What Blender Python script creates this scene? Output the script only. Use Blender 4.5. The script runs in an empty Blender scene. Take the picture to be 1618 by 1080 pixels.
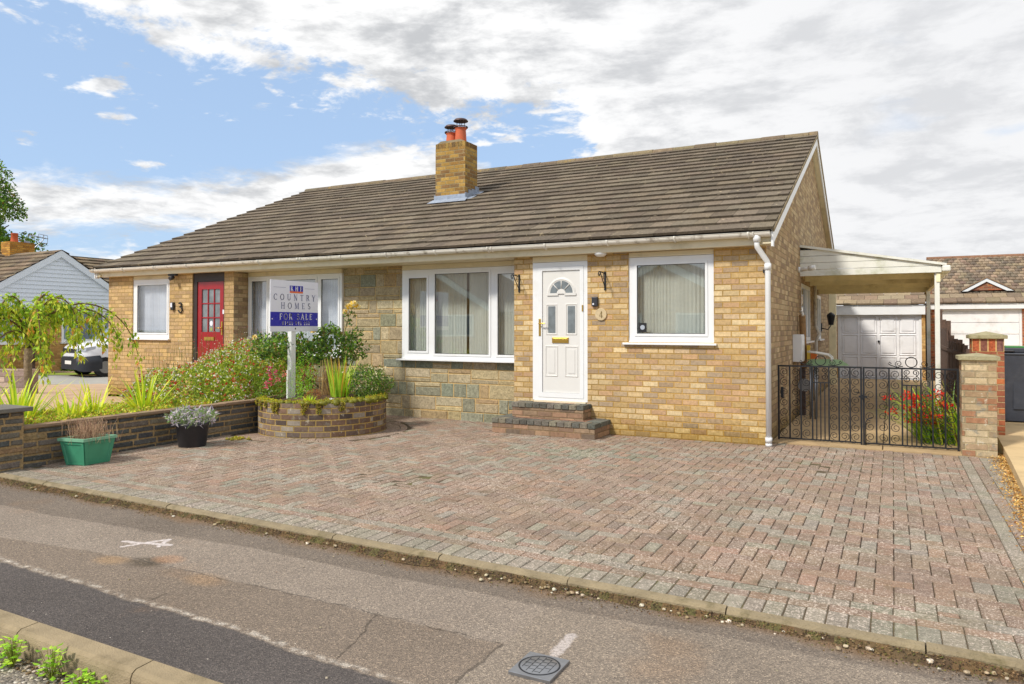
import bpy, math, random
from math import sin, cos, pi, radians, sqrt, atan2, floor
from mathutils import Vector, Matrix
R = random.Random(7)
S = bpy.context.scene
COL = S.collection

# ------------------------------------------------------------------ camera
cam = bpy.data.cameras.new('camera'); co = bpy.data.objects.new('camera', cam); COL.objects.link(co)
co.location = (1.405, -9.669, 1.484)
co.rotation_euler = (radians(91.0), 0, radians(27.328))
cam.lens = 25.895; cam.sensor_width = 36; cam.shift_y = -0.0275
cam.clip_start = .05; cam.clip_end = 2000
S.camera = co
S.view_settings.view_transform = 'Standard'; S.view_settings.look = 'None'
S.view_settings.exposure = 0.3; S.view_settings.gamma = 1

# ------------------------------------------------------------------ node helpers
class G:
    """tiny node-graph writer"""
    def __init__(s, tree): s.t = tree; s.N = tree.nodes; s.L = tree.links
    def new(s, typ, **kw):
        n = s.N.new(typ)
        for k, v in kw.items(): setattr(n, k, v)
        return n
    def put(s, sock, v):
        if v is None: return
        if hasattr(v, 'is_linked') or isinstance(v, bpy.types.NodeSocket): s.L.new(v, sock)
        else:
            if isinstance(v, (tuple, list)) and len(v) == 3 and sock.type == 'RGBA': v = (*v, 1)
            sock.default_value = v
    def m(s, op, a, b=None, c=None):
        n = s.new('ShaderNodeMath', operation=op); s.put(n.inputs[0], a)
        if b is not None: s.put(n.inputs[1], b)
        if c is not None: s.put(n.inputs[2], c)
        return n.outputs[0]
    def add(s, a, b): return s.m('ADD', a, b)
    def sub(s, a, b): return s.m('SUBTRACT', a, b)
    def mul(s, a, b): return s.m('MULTIPLY', a, b)
    def mx(s, a, b): return s.m('MAXIMUM', a, b)
    def mn(s, a, b): return s.m('MINIMUM', a, b)
    def ss(s, x, lo, hi, a=0., b=1.):
        n = s.new('ShaderNodeMapRange', interpolation_type='SMOOTHSTEP')
        s.put(n.inputs[0], x); s.put(n.inputs[1], lo); s.put(n.inputs[2], hi); s.put(n.inputs[3], a); s.put(n.inputs[4], b)
        return n.outputs[0]
    def mix(s, f, a, b, mode='MIX'):
        n = s.new('ShaderNodeMix', data_type='RGBA', blend_type=mode)
        s.put(n.inputs[0], f); s.put(n.inputs[6], a); s.put(n.inputs[7], b); return n.outputs[2]
    def noise(s, vec, scale, det=3, rough=.55, dim='3D'):
        n = s.new('ShaderNodeTexNoise', noise_dimensions=dim); s.put(n.inputs['Vector'], vec)
        n.inputs['Scale'].default_value = scale; n.inputs['Detail'].default_value = det; n.inputs['Roughness'].default_value = rough
        return n.outputs['Fac'], n.outputs['Color']
    def vor(s, vec, scale, feat='F1', rnd=1.):
        n = s.new('ShaderNodeTexVoronoi', feature=feat); s.put(n.inputs['Vector'], vec); n.inputs['Scale'].default_value = scale
        n.inputs['Randomness'].default_value = rnd
        return n.outputs['Distance'], (n.outputs['Color'] if 'Color' in n.outputs else None)
    def ramp(s, f, stops, interp='LINEAR'):
        n = s.new('ShaderNodeValToRGB'); cr = n.color_ramp; cr.interpolation = interp
        while len(cr.elements) > 1: cr.elements.remove(cr.elements[-1])
        cr.elements[0].position = stops[0][0]; cr.elements[0].color = (*stops[0][1], 1)
        for p, c in stops[1:]:
            e = cr.elements.new(p); e.color = (*c, 1)
        s.put(n.inputs[0], f); return n.outputs[0]
    def xyz(s, v):
        n = s.new('ShaderNodeSeparateXYZ'); s.put(n.inputs[0], v); return n.outputs
    def comb(s, x=0., y=0., z=0.):
        n = s.new('ShaderNodeCombineXYZ'); s.put(n.inputs[0], x); s.put(n.inputs[1], y); s.put(n.inputs[2], z); return n.outputs[0]
    def vm(s, op, a, b):
        n = s.new('ShaderNodeVectorMath', operation=op); s.put(n.inputs[0], a); s.put(n.inputs[1], b); return n.outputs[0]
    def white(s, v):
        n = s.new('ShaderNodeTexWhiteNoise', noise_dimensions='2D'); s.put(n.inputs['Vector'], v); return n.outputs['Value'], n.outputs['Color']
    def pos(s): return s.new('ShaderNodeNewGeometry').outputs['Position']
    def uv(s): return s.new('ShaderNodeTexCoord').outputs['UV']
    def attr(s, name='Col'):
        n = s.new('ShaderNodeAttribute', attribute_name=name); return n.outputs['Color']
    def bump(s, h, strength=.5, dist=.01, normal=None):
        n = s.new('ShaderNodeBump'); n.inputs['Strength'].default_value = strength; n.inputs['Distance'].default_value = dist
        s.put(n.inputs['Height'], h)
        if normal is not None: s.put(n.inputs['Normal'], normal)
        return n.outputs[0]

def c8(r, g, b):
    f = lambda x: (x/255/12.92 if x <= 10.3 else ((x/255+.055)/1.055)**2.4)
    return (f(r), f(g), f(b))

# ------------------------------------------------------------------ world: sky with broken cloud
SUN_DIR = Vector((-.33, -.72, .80)).normalized()
W = bpy.data.worlds.new('World'); S.world = W; W.use_nodes = True
g = G(W.node_tree); g.N.clear()
sky = g.new('ShaderNodeTexSky', sky_type='NISHITA', sun_disc=False)
sky.sun_elevation = math.asin(SUN_DIR.z); sky.sun_rotation = atan2(SUN_DIR.x, SUN_DIR.y)
sky.air_density = 1.0; sky.dust_density = .6; sky.ozone_density = 1.6
d = g.new('ShaderNodeTexCoord').outputs['Generated']
dx, dy, dz = g.xyz(d)
hyp = g.m('SQRT', g.add(g.mul(dx, dx), g.mul(dy, dy)))
YAW = radians(27.328)
# azimuth measured from the direction the street looks in, and tangent of elevation
ax = g.add(g.mul(dx, cos(YAW)), g.mul(dy, sin(YAW))); ay = g.sub(g.mul(dy, cos(YAW)), g.mul(dx, sin(YAW)))
az = g.m('ARCTAN2', ax, ay); tt = g.m('DIVIDE', dz, g.mx(hyp, .01))
inv = g.m('DIVIDE', 1., g.add(g.mx(dz, 0.), .16))
P = g.comb(g.mul(dx, inv), g.mul(dy, inv), 0.)
wv = g.vm('ADD', P, g.vm('MULTIPLY', g.noise(P, 1.3, 2)[1], (.35, .35, 0)))
n1, _ = g.noise(wv, 2.2, 7, .58); n2, _ = g.noise(wv, 7.5, 5, .6)
n3, _ = g.noise(wv, 24., 4, .65); nn = g.add(g.add(g.mul(n1, .56), g.mul(n2, .30)), g.mul(n3, .14))
lU = g.sub(.372, g.mul(g.add(az, .572), .185)); lU = g.sub(lU, g.mul(g.mx(g.sub(az, .09), 0.), 2.2))
sU = g.sub(tt, lU)
gs = g.m('DIVIDE', g.add(az, .15), .17); gs = g.m('EXPONENT', g.mul(g.mul(gs, gs), -1.))
tb = g.add(.176, g.mul(gs, .072))
lowcut = g.sub(g.sub(tt, .118), g.mul(g.mx(g.add(az, .42), 0.), -.25))
sL = g.mn(g.sub(tb, tt), g.mx(lowcut, g.sub(.085, tt)))
sL = g.sub(sL, g.mul(g.mx(g.add(az, .03), 0.), 2.))
mU = g.ss(g.add(g.mul(sU, 1.0), g.mul(g.sub(nn, .5), .70)), -.022, .038)
mL = g.ss(g.add(sL, g.mul(g.sub(nn, .5), .16)), -.012, .022)
wis = g.noise(g.comb(g.mul(az, 1.0), g.mul(tt, 2.6), 3.), 9., 6, .58)[0]
mW = g.mul(g.ss(wis, .575, .66), .95)
mask = g.mx(g.mx(mU, mL), mW)
# small openings far to the right
hole = g.noise(g.comb(az, g.mul(tt, 3.), 7.), 5., 4)[0]
hm = g.mul(g.ss(hole, .58, .72), g.mul(g.ss(az, .42, .55), .45))
mask = g.mul(mask, g.sub(1., hm))
sh1, _ = g.noise(g.vm('ADD', wv, (3.1, 1.7, 0)), 3.1, 6, .62)
sh2, _ = g.noise(g.comb(g.mul(az, 1.), g.mul(tt, 3.), 1.), 7., 6, .62)
shade = g.ss(g.add(g.mul(sh1, .55), g.mul(sh2, .45)), .40, .56)
edge = g.ss(mask, .2, 1.)
ccol = g.mix(shade, c8(196, 198, 201), c8(252, 252, 252))
rightgrey = g.ss(az, -.1, .5, 0., .60)
ccol = g.mix(rightgrey, ccol, c8(228, 229, 232))
b1 = g.new('ShaderNodeBackground'); skc = g.mix(.6, sky.outputs[0], (4.6, 6.4, 9.2)); g.put(b1.inputs[0], skc); b1.inputs[1].default_value = .098
b2 = g.new('ShaderNodeBackground'); g.put(b2.inputs[0], ccol); b2.inputs[1].default_value = .88
mxs = g.new('ShaderNodeMixShader'); g.put(mxs.inputs[0], mask); g.L.new(b1.outputs[0], mxs.inputs[1]); g.L.new(b2.outputs[0], mxs.inputs[2])
wo = g.new('ShaderNodeOutputWorld'); g.L.new(mxs.outputs[0], wo.inputs[0])

sl = bpy.data.lights.new('sun', 'SUN'); sl.energy = 3.1; sl.angle = radians(7); sl.color = (1, .94, .84)
so = bpy.data.objects.new('sun', sl); COL.objects.link(so); so.rotation_euler = SUN_DIR.to_track_quat('Z', 'Y').to_euler(); so.location = (-8, -9, 12)

# ------------------------------------------------------------------ materials
MATS = {}
def mat(name, col=(.5, .5, .5), rough=.6, metal=0., var=.12, vscale=6., bump=0., bscale=60., attr=False, spec=None, dirt=None, dirts=3., coat=0., trans=0., gain=1.):
    """plain surface with procedural tone variation, fine bump and optional grime"""
    if name in MATS: return MATS[name]
    M = bpy.data.materials.new(name); M.use_nodes = True; g = G(M.node_tree); B = g.N['Principled BSDF']
    p = g.pos()
    c = g.attr() if attr else (*col, 1)
    if gain != 1.: c = g.mix(1., c, (gain, gain, gain), 'MULTIPLY')
    nf, _ = g.noise(p, vscale, 4)
    c = g.mix(1., c, g.ramp(nf, [(.25, (1-var,)*3), (.75, (1+var,)*3)]), 'MULTIPLY')
    if dirt:
        df, _ = g.noise(p, dirts, 6, .65); c = g.mix(g.ss(df, .5, .72, 0., dirt[1]), c, dirt[0])
    g.put(B.inputs['Base Color'], c); B.inputs['Roughness'].default_value = rough; B.inputs['Metallic'].default_value = metal
    if spec is not None: B.inputs['Specular IOR Level'].default_value = spec
    B.inputs['Coat Weight'].default_value = coat
    if bump:
        bf, _ = g.noise(p, bscale, 3); g.put(B.inputs['Normal'], g.bump(bf, bump, .01))
    if trans:
        tr = g.new('ShaderNodeBsdfTranslucent'); g.put(tr.inputs[0], c); ms = g.new('ShaderNodeMixShader'); ms.inputs[0].default_value = trans
        g.L.new(B.outputs[0], ms.inputs[1]); g.L.new(tr.outputs[0], ms.inputs[2]); g.L.new(ms.outputs[0], g.N['Material Output'].inputs[0])
    MATS[name] = M; return M

def brick_mat(name, pal, mortar, bw=.2125, bh=.075, mj=.0105, soot=None, moss=0., bias=0.):
    M = bpy.data.materials.new(name); M.use_nodes = True; g = G(M.node_tree); B = g.N['Principled BSDF']
    p = g.pos(); uv = g.uv()
    dn = g.noise(uv, 28., 2)[1]
    uvd = g.vm('ADD', uv, g.vm('MULTIPLY', g.vm('SUBTRACT', dn, (.5, .5, .5)), (.006, .005, 0)))
    u, v, _ = g.xyz(uvd)
    rv = g.m('DIVIDE', v, bh); row = g.m('FLOOR', rv)
    odd = g.m('MODULO', g.add(row, 1000.), 2.)
    rj = g.white(g.comb(row, 3.3, 0.))[0]
    uu = g.m('DIVIDE', g.add(u, g.add(g.mul(odd, bw/2), g.mul(rj, .012))), bw); col = g.m('FLOOR', uu)
    fx = g.mul(g.m('FRACT', uu), bw); fy = g.mul(g.m('FRACT', rv), bh)
    dd = g.mn(g.mn(fx, g.sub(bw, fx)), g.mn(fy, g.sub(bh, fy)))
    msk = g.ss(dd, mj*.38, mj*.62+.0015)
    val, wc = g.white(g.comb(col, row, 0.))
    bc = g.ramp(val, [(i/len(pal), c) for i, c in enumerate(pal)], 'CONSTANT')
    w2, _ = g.white(g.comb(row, col, 0.))
    bc = g.mix(1., bc, g.ramp(w2, [(0, (.88, .88, .88)), (1, (1.12, 1.12, 1.12))]), 'MULTIPLY')
    fn, _ = g.noise(p, 26., 5, .65); f2, _ = g.noise(p, 150., 2)
    bc = g.mix(1., bc, g.ramp(fn, [(.28, (.74, .73, .72)), (.72, (1.22, 1.22, 1.2))]), 'MULTIPLY')
    bc = g.mix(g.ss(f2, .62, .75, 0., .45), bc, g.mix(1., bc, (.35, .33, .32), 'MULTIPLY'))
    ln, _ = g.noise(p, 1.1, 4)
    mc = g.mix(g.ss(ln, .4, .65), mortar, g.mix(1., mortar, (.72, .76, .85), 'MULTIPLY'))
    mc = g.mix(1., mc, g.ramp(g.noise(p, 70., 3)[0], [(.3, (.7, .7, .7)), (.7, (1.15, 1.15, 1.15))]), 'MULTIPLY')
    c = g.mix(msk, mc, bc)
    bigs, _ = g.noise(p, .9, 5, .6)
    c = g.mix(g.ss(bigs, .46, .70, 0., .35), c, g.mix(1., c, (.70, .62, .52), 'MULTIPLY'))
    pz = g.xyz(p)[2]
    if soot is not None:   # damp staining on the lowest courses
        low = g.ss(g.add(pz, g.mul(g.sub(fn, .5), .25)), soot, soot+.34, .8, 0.)
        c = g.mix(low, c, g.mix(1., c, (.60, .54, .26), 'MULTIPLY'))
    if moss:
        mo, _ = g.noise(p, 9., 6, .7); c = g.mix(g.ss(mo, .55, .66, 0., moss), c, c8(138, 132, 118))
        mo2, _ = g.noise(g.vm('ADD', p, (5, 2, 1)), 14., 5, .7); c = g.mix(g.ss(mo2, .60, .68, 0., moss), c, c8(196, 188, 168))
    g.put(B.inputs['Base Color'], c); B.inputs['Roughness'].default_value = .92; B.inputs['Specular IOR Level'].default_value = .25
    h = g.add(g.mul(msk, 1.), g.mul(fn, .45)); g.put(B.inputs['Normal'], g.bump(h, .85, .006))
    MATS[name] = M; return M

buff = [c8(196, 168, 126), c8(184, 156, 114), c8(208, 184, 144), c8(178, 152, 116), c8(172, 148, 120), c8(194, 168, 130), c8(186, 158, 112), c8(162, 140, 114), c8(204, 178, 136), c8(178, 146, 114), c8(190, 166, 134), c8(202, 178, 136), c8(164, 144, 120), c8(188, 154, 118), c8(212, 190, 150), c8(198, 172, 130)]
leftb = [c8(196, 166, 120), c8(186, 156, 112), c8(204, 176, 130), c8(178, 148, 108), c8(190, 160, 118), c8(182, 154, 116), c8(198, 166, 114), c8(174, 146, 110)]
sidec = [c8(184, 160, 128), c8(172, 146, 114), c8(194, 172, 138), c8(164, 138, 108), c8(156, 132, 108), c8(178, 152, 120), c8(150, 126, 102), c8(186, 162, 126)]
m_brick = brick_mat('buff_brick', buff, c8(196, 156, 88), soot=.02, mj=.0125)
m_brickl = brick_mat('pale_buff_brick', leftb, c8(172, 144, 92), soot=.15)
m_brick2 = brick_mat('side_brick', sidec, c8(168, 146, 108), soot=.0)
m_chim = brick_mat('chimney_brick', [c8(170, 136, 74), c8(150, 116, 66), c8(186, 152, 84), c8(140, 108, 70), c8(176, 142, 80), c8(132, 106, 74)], c8(176, 158, 118))
m_stepb = brick_mat('step_brick', [c8(154, 124, 102), c8(138, 114, 96), c8(166, 136, 110), c8(122, 106, 92), c8(148, 126, 104), c8(130, 108, 90)], c8(150, 124, 92), bw=.225, bh=.075)
m_redb = brick_mat('red_brick', [c8(168, 100, 70), c8(156, 94, 70), c8(136, 86, 68), c8(182, 110, 70), c8(150, 108, 88)], c8(174, 148, 110), bw=.225)
m_pilb = brick_mat('pillar_brick', [c8(186, 166, 136), c8(166, 142, 114), c8(164, 122, 94), c8(196, 178, 146), c8(156, 138, 112), c8(176, 158, 128)], c8(182, 164, 126), bw=.225, moss=.9)
m_bedb = brick_mat('bed_brick', [c8(116, 98, 86), c8(98, 86, 80), c8(130, 112, 98), c8(108, 90, 78), c8(148, 138, 126), c8(90, 78, 72), c8(120, 96, 80)], c8(180, 150, 88), bw=.2, bh=.078, mj=.014, moss=.55)
m_garb = brick_mat('garage_brick', [c8(200, 158, 100), c8(186, 144, 90), c8(206, 168, 112), c8(176, 134, 84)], c8(190, 150, 90))

def block_mat(name, rough=.92, speck=None, specks=.5, moss=None, mossf=.0, bumps=.7, fine=120., lich=None):
    """per-block colour from the mesh's colour attribute, weathered on top"""
    M = bpy.data.materials.new(name); M.use_nodes = True; g = G(M.node_tree); B = g.N['Principled BSDF']
    p = g.pos(); c = g.attr()
    a, _ = g.noise(p, 18., 5, .65); b, _ = g.noise(p, fine, 3, .7)
    c = g.mix(1., c, g.ramp(a, [(.3, (.76, .76, .76)), (.7, (1.22, 1.22, 1.22))]), 'MULTIPLY')
    c = g.mix(1., c, g.ramp(b, [(.3, (.70, .69, .68)), (.7, (1.30, 1.30, 1.30))]), 'MULTIPLY')
    if speck:
        q, _ = g.noise(g.vm('ADD', p, (9, 4, 0)), 75., 4, .8); big, _ = g.noise(p, 1.6, 3)
        k = g.add(q, g.mul(g.sub(big, .5), .16))
        c = g.mix(g.ss(k, .53, .62, 0., specks), c, speck)
    if lich:
        q, _ = g.noise(g.vm('ADD', p, (2, 7, 3)), lich[1], 5, .7); c = g.mix(g.ss(q, lich[2], lich[2]+.07, 0., lich[3]), c, lich[0])
    if moss:
        q, _ = g.noise(g.vm('ADD', p, (1, 5, 8)), 5., 6, .7); c = g.mix(g.ss(q, .52, .66, 0., mossf), c, moss)
    g.put(B.inputs['Base Color'], c); B.inputs['Roughness'].default_value = rough; B.inputs['Specular IOR Level'].default_value = .3
    g.put(B.inputs['Normal'], g.bump(g.add(a, g.mul(b, .6)), bumps, .008)); MATS[name] = M; return M
m_paver = block_mat('paver', speck=c8(218, 202, 188), specks=.75, fine=130., moss=c8(104, 92, 68), mossf=.38)
m_stone = block_mat('ashlar', fine=45., bumps=1.6)
m_slate = block_mat('slate_block', fine=50., bumps=1.4, lich=(c8(138, 134, 122), 22., .58, .55))
m_tile = block_mat('roof_tile', fine=70., lich=(c8(200, 182, 148), 10., .625, .7), bumps=.5)
m_ridge = block_mat('ridge_tile', fine=60., lich=(c8(170, 138, 62), 7., .60, .5), bumps=.6)
m_fartile = block_mat('far_tile', fine=30., lich=(c8(190, 180, 150), 5., .60, .5), bumps=.4)
m_ochre = mat('ochre_mortar', c8(196, 164, 108), .95, var=.2, vscale=20, bump=.6, bscale=90)
m_slmort = mat('brown_mortar', c8(150, 126, 88), .95, var=.25, vscale=18, bump=.6)
m_white = mat('white_upvc', (.78, .79, .80), .28, var=.03, dirt=(c8(190, 184, 168), .25))
m_cream = mat('cream_board', c8(222, 210, 180), .5, var=.05, dirt=(c8(170, 156, 118), .5), dirts=2.)
m_gut = mat('gutter_white', c8(226, 222, 212), .38, var=.05, dirt=(c8(120, 106, 84), .75), dirts=7.)
m_green_wh = mat('weathered_white', c8(226, 226, 218), .5, var=.06, dirt=(c8(150, 154, 104), .55), dirts=2.2)
m_soff = mat('carport_underside', c8(238, 228, 190), .6, var=.12, dirt=(c8(150, 132, 84), .5), dirts=2.)
m_door = mat('door_panel', c8(218, 216, 212), .35, var=.02)
m_red = mat('red_paint', c8(150, 8, 22), .3, var=.08, coat=.3)
m_dark = mat('dark_wood', c8(52, 40, 38), .5, var=.2)
m_black = mat('black_iron', c8(36, 38, 42), .45, metal=.3, var=.15, vscale=20, bump=.2, bscale=150)
m_gold = mat('brass', c8(206, 168, 84), .3, metal=.85, var=.1)
m_lead = mat('lead', c8(150, 160, 176), .5, metal=.2, var=.22, vscale=12, bump=.3, bscale=30)
m_terra = mat('terracotta', c8(196, 96, 60), .75, var=.15, dirt=(c8(150, 90, 70), .5))
m_cowl = mat('cowl_metal', c8(84, 66, 64), .5, metal=.5, var=.2)
m_kerb = mat('kerb_concrete', c8(150, 134, 106), .92, var=.16, vscale=9, bump=.7, bscale=120, dirt=(c8(104, 92, 66), .65), dirts=3.5)
m_conc = mat('path_concrete', c8(176, 150, 112), .93, var=.20, vscale=2.4, bump=.5, bscale=90, dirt=(c8(120, 98, 70), .6), dirts=1.8)
m_drive2 = mat('neighbour_concrete', c8(202, 176, 132), .93, var=.12, vscale=3, bump=.6, bscale=110, dirt=(c8(150, 124, 88), .5), dirts=2.5)
m_gpl = mat('green_plastic', c8(62, 140, 108), .45, var=.1, vscale=9, dirt=(c8(120, 160, 130), .4))
m_bpl = mat('black_plastic', c8(44, 44, 50), .5, var=.15, dirt=(c8(80, 78, 76), .4))
m_bin = mat('bin_plastic', c8(52, 56, 66), .5, var=.15, vscale=12, dirt=(c8(84, 86, 90), .4), bump=.1)
m_soil = mat('soil', c8(92, 70, 48), 1., var=.35, vscale=14, bump=1., bscale=40)
m_boardw = mat('sign_white', c8(226, 228, 240), .35, var=.02)
m_blue = mat('sign_blue', c8(36, 34, 168), .35, var=.02)
m_navy = mat('sign_navy', c8(70, 78, 132), .4, var=.02)
m_orange = mat('sign_orange', c8(226, 112, 62), .4, var=.03)
m_letw = mat('sign_letter_white', c8(236, 236, 240), .4, var=.01)
m_bark = mat('bark', c8(126, 110, 92), .95, var=.3, vscale=24, bump=1., bscale=50)
m_clad = mat('cladding', c8(214, 224, 238), .5, var=.03)
m_fence = mat('fence_wood', c8(92, 72, 62), .9, var=.35, vscale=16, bump=.7, bscale=60)
m_gardoor = mat('garage_door', c8(232, 231, 232), .5, var=.05, dirt=(c8(176, 170, 160), .4), dirts=2.)
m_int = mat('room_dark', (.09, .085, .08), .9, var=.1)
m_curt = mat('net_curtain', c8(240, 243, 236), .9, var=.06, vscale=4., trans=.25)
m_curt2 = mat('net_curtain_blue', c8(238, 242, 250), .9, var=.06, vscale=4., trans=.25)
m_leaf = mat('leaf', rough=.5, attr=True, var=.2, vscale=7., trans=.4, gain=1.65)
m_petal = mat('petal', rough=.6, attr=True, var=.06, trans=.25)
m_moss = mat('moss', c8(134, 136, 34), 1., var=.4, vscale=40, bump=1., bscale=140, dirt=(c8(96, 84, 34), .7), dirts=14.)
m_steel = mat('galvanised', c8(150, 152, 156), .35, metal=.8, var=.12, vscale=18)
m_plaq = mat('stone_plaque', c8(196, 176, 140), .8, var=.15, vscale=30, bump=.3)
m_paint = mat('van_white', c8(232, 234, 240), .25, var=.01, coat=.6)
m_vtrim = mat('van_trim', c8(38, 42, 50), .5, var=.1)
m_head = mat('lamp_lens', c8(170, 178, 190), .1, var=.1, coat=1.)
m_tyre = mat('tyre', c8(24, 24, 26), .8, var=.1)
m_plate = mat('number_plate', c8(228, 226, 220), .4, var=.02)
m_copper = mat('black_text', c8(26, 26, 28), .5)
m_rust = mat('straw_stem', rough=.9, attr=True, var=.15)
m_yel = mat('yellow_plastic', c8(220, 180, 60), .5); m_org = mat('orange_plastic', c8(220, 110, 30), .5)
m_felt = mat('bamboo', c8(140, 106, 66), .85, var=.3, vscale=30)
m_glassfar = mat('far_pane', c8(120, 140, 158), .12, var=.25, vscale=1.5, coat=.5)

def glass_mat(name, tint, refl=.10):
    M = bpy.data.materials.new(name); M.use_nodes = True; g = G(M.node_tree); g.N.remove(g.N['Principled BSDF'])
    t = g.new('ShaderNodeBsdfTransparent'); g.put(t.inputs[0], (*tint, 1)); gl = g.new('ShaderNodeBsdfGlossy'); gl.inputs['Roughness'].default_value = .015
    w, _ = g.noise(g.pos(), 1.2, 1); g.put(gl.inputs['Normal'], g.bump(w, .05, .02))
    fr = g.new('ShaderNodeLayerWeight'); fr.inputs['Blend'].default_value = .5
    f = g.mn(g.add(g.mul(g.m('POWER', fr.outputs['Facing'], 4.), .9), refl), 1.)
    ms = g.new('ShaderNodeMixShader'); g.put(ms.inputs[0], f); g.L.new(t.outputs[0], ms.inputs[1]); g.L.new(gl.outputs[0], ms.inputs[2])
    g.L.new(ms.outputs[0], g.N['Material Output'].inputs[0]); MATS[name] = M; return M
m_glass = glass_mat('window_glass', (.955, .965, .955), .16)
m_glass2 = glass_mat('window_glass_blue', (.96, .975, .99), .13)
m_obs = mat('obscured_glass', c8(112, 120, 124), .18, var=.35, vscale=9., coat=.8)

# asphalt of the footpath: old patches, trench reinstatement, chalk marks
def asphalt():
    M = bpy.data.materials.new('footpath_asphalt'); M.use_nodes = True; g = G(M.node_tree); B = g.N['Principled BSDF']
    p = g.pos(); x, y, z = g.xyz(p)
    w, _ = g.noise(p, 2.2, 5, .6); wob = g.mul(g.sub(w, .5), .10)
    w2, _ = g.noise(p, 14., 4, .6); yy = g.add(g.add(y, wob), g.mul(g.sub(w2, .5), .05))
    old = c8(134, 121, 109); dark = c8(128, 117, 107); darker = c8(96, 90, 88); light = c8(150, 138, 127)
    e1 = g.add(-5.93, g.mul(g.mn(g.add(x, 2.6), 0.), .028)); e2 = g.add(-6.455, g.mul(g.mn(g.add(x, 3.6), 0.), .15)); e3 = g.sub(-6.94, g.mul(g.add(x, 2.5), .055))
    c = g.mix(g.ss(g.sub(e1, yy), -.012, .012), dark, light)
    c = g.mix(g.ss(g.sub(e2, yy), -.01, .01), c, old)
    c = g.mix(g.ss(g.sub(e3, yy), -.01, .012), c, darker)
    # right part is one plain patch
    k = g.ss(g.add(x, .30), -.015, .015); sel = g.mul(k, g.ss(g.sub(e1, yy), -.01, .01)); c = g.mix(sel, c, c8(148, 136, 124))
    # whitish worn lip between patches
    l3 = g.m('ABSOLUTE', g.sub(g.sub(yy, e3), .03)); lip = g.mul(g.ss(l3, .0, .035, 1., 0.), g.mul(g.ss(w2, .42, .6), g.ss(x, -.35, -.6, 0., 1.)))
    c = g.mix(g.mul(lip, .6), c, c8(214, 206, 196))
    # rusty and dark stains
    s1, _ = g.noise(g.vm('ADD', p, (3, 3, 0)), 1.1, 5, .6); c = g.mix(g.ss(s1, .58, .74, 0., .22), c, c8(168, 128, 88))
    def spot(px, py, r, amt, col, c):
        dd = g.m('SQRT', g.add(g.m('POWER', g.mul(g.sub(x, px), .6), 2.), g.m('POWER', g.sub(y, py), 2.)))
        dd = g.add(dd, g.mul(g.sub(w, .5), .12)); return g.mix(g.ss(dd, r*.3, r, amt, 0.), c, col)
    c = spot(-2.95, -6.45, .13, .65, c8(74, 64, 50), c); c = spot(-2.86, -6.36, .10, .45, c8(186, 142, 108), c); c = spot(-3.22, -6.52, .12, .4, c8(184, 148, 104), c); c = spot(-2.35, -6.52, .14, .35, c8(184, 148, 108), c)
    # aggregate
    vd, vc = g.vor(p, 185.); ag = g.xyz(vc)[0]
    c = g.mix(1., c, g.ramp(ag, [(0, (.60, .60, .60)), (.55, (.98, .98, .98)), (.88, (1.22, 1.2, 1.16)), (1, (1.9, 1.85, 1.75))]), 'MULTIPLY')
    a2, _ = g.noise(p, 60., 4, .7); c = g.mix(1., c, g.ramp(a2, [(.3, (.78, .78, .78)), (.7, (1.22, 1.22, 1.2))]), 'MULTIPLY')
    bg, _ = g.noise(p, .8, 4); c = g.mix(1., c, g.ramp(bg, [(.3, (.86, .85, .84)), (.7, (1.12, 1.12, 1.12))]), 'MULTIPLY')
    vs, _ = g.vor(g.vm('ADD', p, (7, 1, 0)), 11.); c = g.mix(g.ss(vs, .03, .05, .8, 0.), c, c8(220, 212, 196))
    # chalk strokes
    wxy = g.noise(p, 5.5, 4, .6)[1]; wa_, wb_, _ = g.xyz(wxy); xs_ = g.add(x, g.mul(g.sub(wa_, .5), .085)); ys_ = g.add(y, g.mul(g.sub(wb_, .5), .085))
    def seg(ax_, ay_, bx_, by_, wd):
        L = sqrt((bx_-ax_)**2+(by_-ay_)**2); ux, uy = (bx_-ax_)/L, (by_-ay_)/L
        rx = g.sub(xs_, ax_); ry = g.sub(ys_, ay_); t = g.add(g.mul(rx, ux), g.mul(ry, uy)); t = g.mn(g.mx(t, 0.), L)
        ex = g.sub(rx, g.mul(t, ux)); ey = g.sub(ry, g.mul(t, uy)); dd = g.m('SQRT', g.add(g.mul(ex, ex), g.mul(ey, ey)))
        return g.ss(g.add(dd, g.mul(g.sub(w2, .5), .03)), wd*.5, wd, 1., 0.)
    mk = g.mx(g.mx(seg(-3.54, -6.21, -3.16, -6.13, .026), seg(-3.42, -6.285, -3.28, -6.04, .022)), g.mx(seg(-3.20, -6.17, -3.27, -6.06, .020), g.mul(seg(-.034, -6.49, -.038, -6.22, .036), .7)))
    c = g.mix(g.mul(mk, g.ss(a2, .35, .6, .35, .95)), c, c8(226, 216, 214))
    # cracks
    cr = g.mx(g.mx(seg(-1.08, -6.43, -.90, -6.97, .006), seg(-2.35, -6.91, -2.34, -6.78, .009)), g.mx(seg(-.30, -7.2, -.30, -6.47, .009), seg(-3.3, -6.44, -.32, -6.455, .006)))
    vcd, _ = g.vor(g.vm('ADD', p, g.vm('MULTIPLY', g.noise(p, 3., 3)[1], (.5, .5, 0))), .9, 'DISTANCE_TO_EDGE'); cr2 = g.ss(vcd, .0, .004, .22, 0.)
    cr = g.mx(cr, cr2); c = g.mix(g.mul(cr, .5), c, c8(60, 54, 48))
    # brown silt under the kerb lip
    kb = g.sub(g.add(-5.50, g.mul(g.add(x, 6.6), -.036)), yy); c = g.mix(g.ss(g.add(kb, g.mul(g.sub(s1, .5), .5)), -.06, .10, .6, 0.), c, c8(134, 102, 66))
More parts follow.
